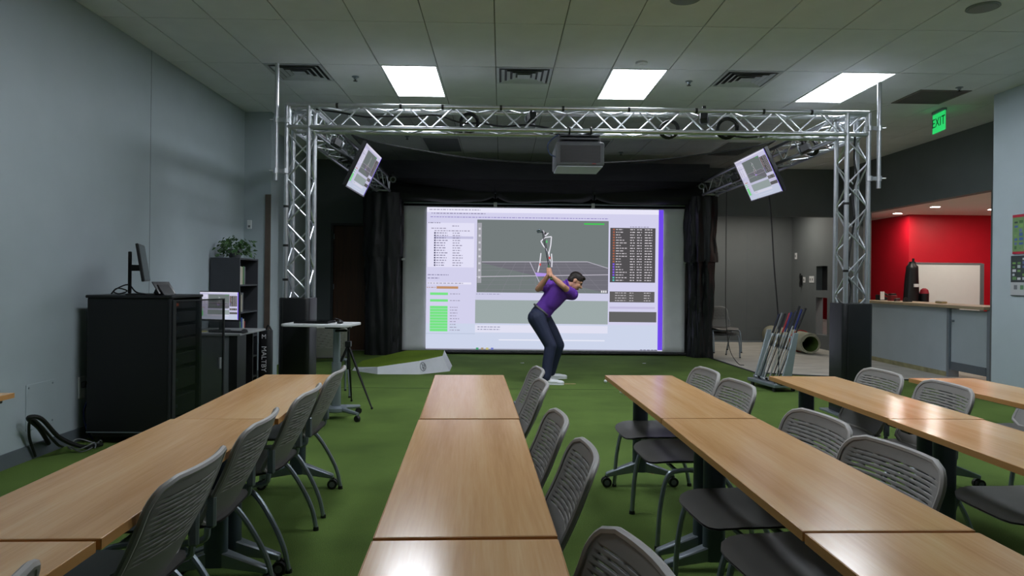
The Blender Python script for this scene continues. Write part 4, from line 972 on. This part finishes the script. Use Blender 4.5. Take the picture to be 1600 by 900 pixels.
# grip axis
g0 = Vector((.655, 8.965, 1.40)); g1 = Vector((.565, 9.62, 2.08)); ga = (g1 - g0).normalized()
gs = ga.orthogonal().normalized(); gt = ga.cross(gs)
def ring(c, a0, a1, r_, rad):
    pts = [c + (gs * math.cos(a) + gt * math.sin(a)) * r_ for a in [a0 + (a1 - a0) * i / 5 for i in range(6)]]
    for p, q in zip(pts, pts[1:]): body.cap(p - G, rad, q - G, rad * .97, 8)
def ang_to(v):
    v = Vector(v); return math.atan2(v.dot(gt), v.dot(gs))
for k, (wr, off) in enumerate(((lwr, .02), (rwr, .10))):
    c = g0 + ga * off; a0 = ang_to(Vector(wr) - c)
    palm = c + (gs * math.cos(a0) + gt * math.sin(a0)) * .024
    body.cap(Vector(wr) - G, .026, palm + ga * .03 - G, .022); body.cap(palm - ga * .005 - G, .020, palm + ga * .07 - G, .018)
    for i, ln_ in enumerate((3.6, 4.1, 3.9, 3.2)): ring(c + ga * (-.004 + .021 * i), a0 - .3, a0 + ln_, .023, .0095)
    body.cap(palm + ga * .06 - G, .012, c + ga * .115 + (gs * math.cos(a0 - 1.2) + gt * math.sin(a0 - 1.2)) * .018 - G, .009)
bo = body.build('body', M_skin, gp); remesh(bo, .0065, 4)
bo['label'] = 'bare forearms, hands, neck and face'
# shirt
sh = MB()
limb(sh, [(chest, .150), ((.69, 9.20, 1.11), .142), (waist, .128), ((.565, 9.21, .95), .130)])
sh.cap(cv((.74, 9.13, 1.235)), .115, cv((.66, 9.15, 1.06)), .10)
limb(sh, [((.80, 9.20, 1.245), .125), (nb, .072)])
limb(sh, [(rsh, .085), ((.75, 9.22, 1.25), .12), (lsh, .085)])
rs2 = Vector(rsh).lerp(Vector(relb), .58); ls2 = Vector(lsh).lerp(Vector(lelb), .45)
limb(sh, [(rsh, .078), (rs2, .066)]); limb(sh, [(lsh, .078), (ls2, .064)])
so = sh.build('polo_shirt', M_shirt, gp); remesh(so, .011, 6)
co = MB(); nd = (Vector(hp(-.02, 0, -.05)) - Vector(nb)).normalized(); na = nd.orthogonal().normalized(); nc = nd.cross(na); cc = Vector(nb) + nd * .028
co.tube([cc - G + (na * math.cos(a) + nc * math.sin(a)) * .068 for a in [2 * PI * i / 20 for i in range(21)]], .015, 8); co.build('collar', M_shirt, so)
# trousers
tr_ = MB()
limb(tr_, [((.56, 9.21, .955), .128), (pel, .138), ((.51, 9.22, .86), .135)])
limb(tr_, [(rhip, .120), ((.565, 9.07, .69), .098), (rknee, .082), ((.625, 9.0, .28), .072), ((.605, 8.97, .09), .064)])
limb(tr_, [(lhip, .118), ((.70, 9.36, .67), .094), (lknee, .080), ((.75, 9.43, .28), .070), ((.705, 9.47, .09), .062)])
to = tr_.build('trousers', M_trouser, gp); remesh(to, .011, 5)
bd = Vector((.105, -.01, .13)).normalized(); ba = Vector((0, 1, 0)); bb = bd.cross(ba).normalized(); bc_ = Vector((.552, 9.21, .962))
MB().tube([bc_ - G + ba * .128 * math.cos(a) + bb * .126 * math.sin(a) for a in [2 * PI * i / 28 for i in range(29)]], .016, 8).build('belt', mat('grey_belt', (92, 90, 92), .5, noise_amt=.06), gp)
for s, (ax, ay, rz) in enumerate(((.605, 8.965, -6), (.70, 9.47, 8))):
    m = Matrix.Translation(Vector((ax, ay, 0)) - G) @ Matrix.Rotation(R(rz), 4, 'Z'); f = MB()
    m3 = m.to_3x3()
    f.ell(m @ Vector((.0, 0, .045)), (.062, .042, .045), m3); f.ell(m @ Vector((.10, 0, .036)), (.10, .048, .036), m3); f.ell(m @ Vector((.18, 0, .030)), (.06, .046, .030), m3); f.ell(m @ Vector((.02, 0, .085)), (.045, .038, .04), m3)
    o = f.build('shoe', M_white, gp); remesh(o, .008, 4)
    MB().prism([(x * 1 + .085, y) for x, y in rr(.30, .092, .042, 6)], 0, .016, m).build('sole', M_white, o, .004)
# hair, ears and eyes
hr = MB()
hr.ell(cv(hp(-.018, 0, .045)), (.102, .082, .086), HM, 22, 16); hr.ell(cv(hp(-.055, 0, -.005)), (.062, .072, .070), HM, 18, 12); hr.ell(cv(hp(.045, 0, .098)), (.048, .056, .026), HM, 16, 10)
ho = hr.build('hair', M_hair, gp); remesh(ho, .008, 3)
for s in (-1, 1):
    MB().ell(cv(hp(.083, s * .030, .008)), (.010, .012, .007), HM, 10, 8).build('eye', mat('eye_dark', (30, 24, 22), .3, noise_amt=.1), gp)
    MB().cap(cv(hp(.090, s * .016, .028)), .004, cv(hp(.080, s * .050, .030)), .004, 6).build('eyebrow', M_hair, gp)
MB().cap(cv(hp(.097, -.020, -.065)), .003, cv(hp(.097, .020, -.065)), .003, 6).build('mouth', mat('lip', (150, 84, 76), .5, noise_amt=.05), gp)
# club held in the hands
gc = thing('golf_club', 'golf club held high in the hands of the man in purple', 'golf club', g0 - ga * .02)
Q = ga.to_track_quat('Z', 'Y').to_matrix().to_4x4(); gc.rotation_euler = Q.to_euler()
MB().cyl((0, 0, -.015), (0, 0, .26), .0135, .010, 12).build('grip', mat('green_grip', (50, 92, 52), .6, noise_amt=.3, noise_scale=40), gc)
MB().cyl((0, 0, .26), (0, 0, .92), .007, .005, 10).build('shaft', mat('dark_shaft', (66, 68, 74), .3, .6, noise_amt=.05), gc)
o = MB(); o.prism([(-.012, -.01), (.07, -.016), (.082, .02), (.05, .05), (-.012, .012)], -.01, .012, Matrix.Translation((0, 0, .92)) @ Matrix.Rotation(R(18), 4, 'X')); o.build('club_head', M_steel, gc, .004)

# ------------------------------------------------------------------ balls and bits on the turf
def ball(x, y, label, m, r_=.0215, grp='golf balls on the turf'):
    mb = MB(); mb.ell((0, 0, 0), (r_, r_, r_), None, 20, 14)
    o = mb.build('golf_ball', m); o.location = (x, y, r_); tag(o, label, 'golf ball', grp)
ball(1.416, 9.155, 'white golf ball on the turf in front of the golfer', M_white)
ball(1.478, 8.287, 'white golf ball on the turf beside the lilac ball', M_white)
ball(1.50, 8.16, 'pale lilac golf ball on the turf beside the white ball', mat('lilac_ball', (150, 160, 226), .4, noise_amt=.03))
ball(3.03, 8.22, 'bright green golf ball on the turf near the club rack', mat('green_ball', (30, 196, 70), .4, noise_amt=.05))
tag(MB().box(.84, 1.0, 9.0, 9.012, .0, .008).build('alignment_stick', mat('pale_wood', (190, 166, 120), .6, noise_amt=.1), bevel=.002), 'short tan alignment stick at the toes of the golfer', 'stick')
o = MB(); o.prism([(-.05, .04), (.055, .03), (.02, -.06)], 0, .004, Matrix.Translation((1.08, 4.90, 0))); tag(o.build('paper_scrap', MATS['pale_wood']), 'tan paper scrap on the turf under the third row table', 'paper')
for x, y, l in ((-2.3, 10.3, 'small white tee beside the end of the ramp'), (.33, 11.2, 'small white tee on the turf before the screen'), (2.36, 11.3, 'small white tee on the turf near the recess drape'), (-.33, 5.6, 'small white tee on the turf between the first two rows')):
    o = MB(); o.cyl((x, y, .004), (x + .05, y + .01, .004), .002, .004, 8); o.lathe([(.003, 0), (.006, .006), (.0065, .008)], Matrix.Translation((x + .05, y + .01, .004)) @ Matrix.Rotation(PI / 2, 4, 'Y'), 8); tag(o.build('golf_tee', M_white), l, 'tee', 'loose tees on the turf')

# ------------------------------------------------------------------ club rack and clubs
ck = thing('club_rack', 'grey wheeled rack holding a row of golf clubs', 'rack', (3.53, 8.80, 0), R(99))
RL = .66
MB().box(-RL / 2, RL / 2, -.17, .17, .055, .10).build('base_tray', M_steel, ck, .006)
MB().box(-RL / 2 + .03, RL / 2 - .03, -.14, .14, .095, .104).build('tray_liner', M_grey, ck)
for x in (-RL / 2 + .07, RL / 2 - .07):
    for y in (-.13, .13): MB().cyl((x, y - .012, .028), (x, y + .012, .028), .028, n=14).build('caster', M_black, ck); MB().cyl((x, y, .028), (x, y, .056), .008).build('caster_stem', M_steel, ck)
LEAN = Vector((0, -.26, .70))
for x in (-RL / 2 + .02, RL / 2 - .02):
    v = [Vector((x - .012, .08, .10)), Vector((x + .012, .08, .10)), Vector((x + .012, -.06, .10)), Vector((x - .012, -.06, .10))]
    tp_ = [Vector((x - .012, -.10, .74)), Vector((x + .012, -.10, .74)), Vector((x + .012, -.16, .74)), Vector((x - .012, -.16, .74))]
    o = MB(); o.add(v + tp_, [(0, 1, 2, 3), (7, 6, 5, 4), (0, 4, 5, 1), (1, 5, 6, 2), (2, 6, 7, 3), (3, 7, 4, 0)]); o.build('side_frame', mat('rack_frame', (150, 160, 164), .4, .3, noise_amt=.05), ck, .003)
MB().box(-RL / 2 + .03, RL / 2 - .03, -.165, -.14, .66, .69).build('club_rail', MATS['rack_frame'], ck, .003)
grips = ['black', 'blue', 'black', 'navy', 'black', 'blue', 'red', 'black', 'black', 'grey', 'black', 'navy']
gcol = {'black': (24, 24, 28), 'blue': (32, 44, 104), 'navy': (26, 32, 54), 'red': (150, 40, 50), 'grey': (110, 112, 116)}
MR = Matrix.Translation(ck.location) @ Matrix.Rotation(R(99), 4, 'Z')
rk = random.Random(8)
for i, gcn in enumerate(grips):
    x = -RL / 2 + .07 + i * (RL - .14) / 11
    L = (1.02 if i in (0, 2) else .98) - .014 * i * .6 + rk.uniform(-.02, .02)
    a = MR @ Vector((x, .085 + rk.uniform(-.012, .012), .112)); b_ = MR @ Vector((x + rk.uniform(-.02, .02), -.128, .675)); d_ = (b_ - a).normalized()
    t = thing('golf_club', '%s gripped golf club in the wheeled rack, %s from its screen end' % (gcn, ['first', 'second', 'third', 'fourth', 'fifth', 'sixth', 'seventh', 'eighth', 'ninth', 'tenth', 'eleventh', 'twelfth'][i]), 'golf club', a, 0, 'golf clubs in the wheeled rack')
    t.rotation_euler = d_.to_track_quat('Z', 'Y').to_euler()
    MB().cyl((0, 0, .01), (0, 0, L - .26), .0055, .0075, 8).build('shaft', M_alu if i % 3 else mat('graphite', (40, 42, 48), .35, .3, noise_amt=.05), t)
    MB().cyl((0, 0, L - .27), (0, 0, L), .011, .014, 10).build('grip', mat('grip_' + gcn, gcol[gcn], .7, noise_amt=.1), t)
    o = MB(); o.prism([(-.010, -.012), (.055, -.016), (.066, .018), (.04, .036), (-.010, .012)], -.008, .014, Matrix.Rotation(R(25), 4, 'X')); o.build('club_head', M_alu if i % 4 else M_black_gloss, t, .003)

# ------------------------------------------------------------------ rolled turf
rt_ = thing('carpet_roll', 'rolled up turf carpet with a red strap on the concrete', 'carpet roll', (6.02, 14.15, -.012), R(-3))
def sp(k, y, tk=0):
    pts = []
    for i in range(61):
        a = i / 60 * 2 * PI * 2.3; r_ = .205 - .022 * a / (2 * PI) - tk; pts.append((r_ * math.cos(a + 1.0), y, .208 + r_ * math.sin(a + 1.0)))
    return pts
L_ = 1.12
o = MB(); o.grid(lambda u, v: Vector(sp(0, -L_ + 2 * L_ * v)[min(60, int(u * 60 + .5))]), 60, 6); oo = o.build('rolled_sheet', M_roll, rt_, ang=60); oo.modifiers.new('s', 'SOLIDIFY').thickness = .014
o = MB(); o.grid(lambda u, v: Vector(sp(0, -L_ + 2 * L_ * v, .018)[min(60, int(u * 60 + .5))]), 60, 2); o.build('turf_face', M_turf, rt_, ang=60)
MB().tube([(.215 * math.cos(a), -.62, .216 + .213 * math.sin(a)) for a in [2 * PI * i / 32 for i in range(33)]], .010, 6).build('strap', mat('red_strap', (196, 50, 44), .5, noise_amt=.05), rt_)

# fittings on the slotted wall (face -x at x = WR)
def plate(name, y, z, h_, wd, m, label, cat, extra):
    t = thing(name, label, cat, (WR, y, z)); MB().box(-.012, 0, -wd / 2, wd / 2, -h_ / 2, h_ / 2).build('plate', m, t, .003)
    for yy, zz, s in extra: MB().box(-.02, -.012, yy - s, yy + s, zz - s * 1.8, zz + s * 1.8).build('toggle', M_grey, t, .002)
plate('light_switch', 15.42, 1.97, .14, .10, M_white, 'single white switch high on the slotted wall', 'switch', [(0, 0, .014)])
plate('light_switch', 14.62, 1.44, .14, .22, M_white, 'wide white double switch beside the upper wall slot', 'switch', [(-.05, 0, .014), (.05, 0, .014)])
plate('light_switch', 14.98, 1.43, .12, .10, M_white, 'white switch next to the black wall handset', 'switch', [(0, 0, .014)])
hs = thing('wall_handset', 'black handset hanging on the slotted wall', 'handset', (WR, 15.10, 1.42)); MB().box(-.03, 0, -.03, .03, -.11, .11).build('cradle', M_black, hs, .006); MB().tube(spline([(-.04, 0, .15), (-.05, 0, .08), (-.042, 0, 0), (-.05, 0, -.08), (-.04, 0, -.15)], 4), .018, 8).build('receiver', M_black, hs)

# ------------------------------------------------------------------ things behind and on the counter
wbd = thing('whiteboard', 'large whiteboard on a stand before the red wall', 'whiteboard', (8.52, 12.95, -.07))
MB().box(-.66, .66, -.012, .012, .72, 1.82).build('board', mat('board_white', (232, 236, 234), .25, noise_amt=.01), wbd, .002)
for bx in ((-.69, .69, 1.81, 1.85), (-.69, .69, .69, .73), (-.69, -.65, .73, 1.81), (.65, .69, .73, 1.81)): MB().box(bx[0], bx[1], -.018, .018, bx[2], bx[3]).build('frame_rail', M_grey, wbd, .003)
for x in (-.71, .71): MB().box(x - .018, x + .018, -.02, .02, .04, 1.84).build('stand_post', M_grey, wbd, .003); MB().box(x - .02, x + .02, -.2, .2, .058, .10).build('stand_foot', M_black, wbd, .004)
MB().box(-.5, .5, -.07, -.018, .70, .715).build('pen_tray', M_grey, wbd, .002)
tb_ = thing('travel_bag', 'tall black golf travel bag leaning beside the whiteboard', 'bag', (7.72, 12.80, -.012))
def bagfn(u, v):
    a = 2 * PI * u; z = 1.80 * v; r_ = (.15 - .05 * max(0, (v - .55) / .45) ** 1.2) * (1 if v < .97 else .6) + .012 * noise.noise(Vector((math.cos(a) * 2, math.sin(a) * 2, z * 3)))
    return Vector((math.cos(a) * r_ + .06 * v, math.sin(a) * r_ * .8, z))
o = MB().grid(bagfn, 24, 40); o.f.append(tuple(range(25 * 40, 25 * 40 + 24))); o.c.append(None); o.build('body', M_vinyl, tb_, ang=60, merge=True)
MB().cyl((.07, 0, 1.76), (.075, 0, 1.86), .022).build('handle', M_black, tb_); MB().box(.02, .11, -.125, -.105, 1.32, 1.38).build('tag', M_white, tb_, .003)
b2 = thing('golf_bag', 'short black bag with a red top in front of the whiteboard', 'bag', (7.96, 12.72, -.012))
MB().lathe([(.075, 0), (.085, .1), (.075, .9), (.08, 1.20)], None, 20).build('body', M_vinyl, b2); MB().lathe([(.08, 1.20), (.065, 1.27), (.025, 1.30)], None, 20).build('red_top', mat('bag_red', (150, 24, 44), .6, noise_amt=.1), b2)
ZC = 1.065
t = thing('price_card', 'small white card standing on the counter end', 'card', (6.90, 12.25, ZC), R(20)); MB().box(-.05, .05, -.003, .003, 0, .16).build('card', M_white, t, .001); MB().box(-.055, .055, -.02, .02, 0, .012).build('holder', M_black, t, .002)
t = thing('display_box', 'small dark red box on the counter beside the white card', 'box', (6.95, 12.02, ZC), R(8)); MB().box(-.06, .06, -.05, .05, 0, .10).build('carton', mat('box_red', (120, 24, 34), .5, noise_amt=.1), t, .004); MB().box(-.05, .05, -.04, .04, .10, .13).build('insert', M_black, t, .003)
t = thing('desk_phone', 'dark phone at the wall end of the counter', 'phone', (7.0, 12.42, ZC)); MB().prism([(-.09, 0), (.09, 0), (.09, .04), (-.09, .10)], -.08, .08, Matrix.Rotation(PI / 2, 4, 'X')).build('base', M_black, t, .006); MB().tube([(-.06, -.06, .13), (0, -.065, .12), (.06, -.06, .09)], .02, 8).build('receiver', M_rack2, t)
for i, (y, l) in enumerate(((11.72, 'black stapler on the counter next to the red box'), (11.42, 'black tape dispenser on the middle of the counter'))):
    t = thing('stapler' if i == 0 else 'tape_dispenser', l, 'stapler' if i == 0 else 'tape dispenser', (6.86, y, ZC), R(30 - 50 * i))
    MB().box(-.07, .07, -.02, .02, 0, .018).build('base', M_black, t, .004)
    if i == 0: MB().prism([(-.07, .02), (.07, .03), (.07, .055), (-.06, .045)], -.017, .017, Matrix.Rotation(PI / 2, 4, 'X')).build('arm', M_black, t, .004)
    else: MB().cyl((-.02, -.018, .045), (-.02, .018, .045), .032, n=18).build('reel', M_rack2, t)
t = thing('bread_roll', 'small tan sponge on the counter in front of the whiteboard', 'sponge', (7.0, 10.75, ZC)); t.name = 'sponge'; MB().box(-.05, .05, -.08, .08, 0, .03).build('pad', mat('sponge_tan', (196, 174, 128), .8, noise_amt=.1), t, .01, 2); MB().box(-.05, .05, -.08, .08, .03, .038).build('scrub_layer', M_white, t, .003)

# posters on the front right wall
def poster(z0, z1, y0, y1, kind, label):
    t = thing('poster', label, 'poster', (PX, (y0 + y1) / 2, z0)); h_ = z1 - z0; w2 = (y1 - y0) / 2
    MB().box(-.012, -.001, -w2, w2, 0, h_).build('backing', mat('poster_back', (60, 62, 66), .5, noise_amt=.05), t, .002)
    r_ = random.Random(kind); p = MB()
    def q(a, b, c, d, col, k): p.add([(-.0125 - k * .0004, w2 - a * 2 * w2, c * h_), (-.0125 - k * .0004, w2 - b * 2 * w2, c * h_), (-.0125 - k * .0004, w2 - b * 2 * w2, d * h_), (-.0125 - k * .0004, w2 - a * 2 * w2, d * h_)], [(0, 1, 2, 3)], lin(col))
    pal = [(96, 136, 84), (66, 104, 62), (180, 186, 190), (70, 96, 150), (200, 200, 204), (50, 66, 60), (120, 160, 90), (96, 110, 150)]
    if kind == 1:
        q(0, 1, 0, 1, (110, 140, 92), 0); q(0, 1, .93, 1, (178, 40, 60), 1); q(0, 1, 0, .06, (178, 40, 60), 1)
        for i in range(8):
            for j in range(7): q(.05 + i * .118, .05 + i * .118 + r_.uniform(.05, .10), .12 + j * .11, .12 + j * .11 + r_.uniform(.04, .09), r_.choice(pal), 2)
    else:
        q(0, 1, 0, 1, (52, 58, 60), 0); q(0, 1, .02, .34, (176, 178, 180), 1)
        for i in range(8):
            for j in range(6): q(.04 + i * .12, .04 + i * .12 + r_.uniform(.05, .10), .40 + j * .098, .40 + j * .098 + r_.uniform(.04, .08), r_.choice(pal), 2)
        for i in range(6): q(.08 + i * .15, .16 + i * .15, .16, .27, r_.choice([(60, 64, 62), (90, 130, 90), (110, 112, 116)]), 2)
    m = MATS.get('print')
    if not m:
        m = bpy.data.materials.new('print'); m.use_nodes = True; a = m.node_tree.nodes.new('ShaderNodeAttribute'); a.attribute_name = 'col'
        m.node_tree.links.new(a.outputs['Color'], m.node_tree.nodes['Principled BSDF'].inputs['Base Color']); m.node_tree.nodes['Principled BSDF'].inputs['Roughness'].default_value = .4; MATS['print'] = m
    link('print', p.mesh('print', smooth=False), m, t)
poster(1.72, 2.16, 7.02, 7.62, 1, 'upper poster with red bands and small green pictures')
poster(1.25, 1.70, 7.02, 7.64, 2, 'lower poster of dark tiles with a grey footer')
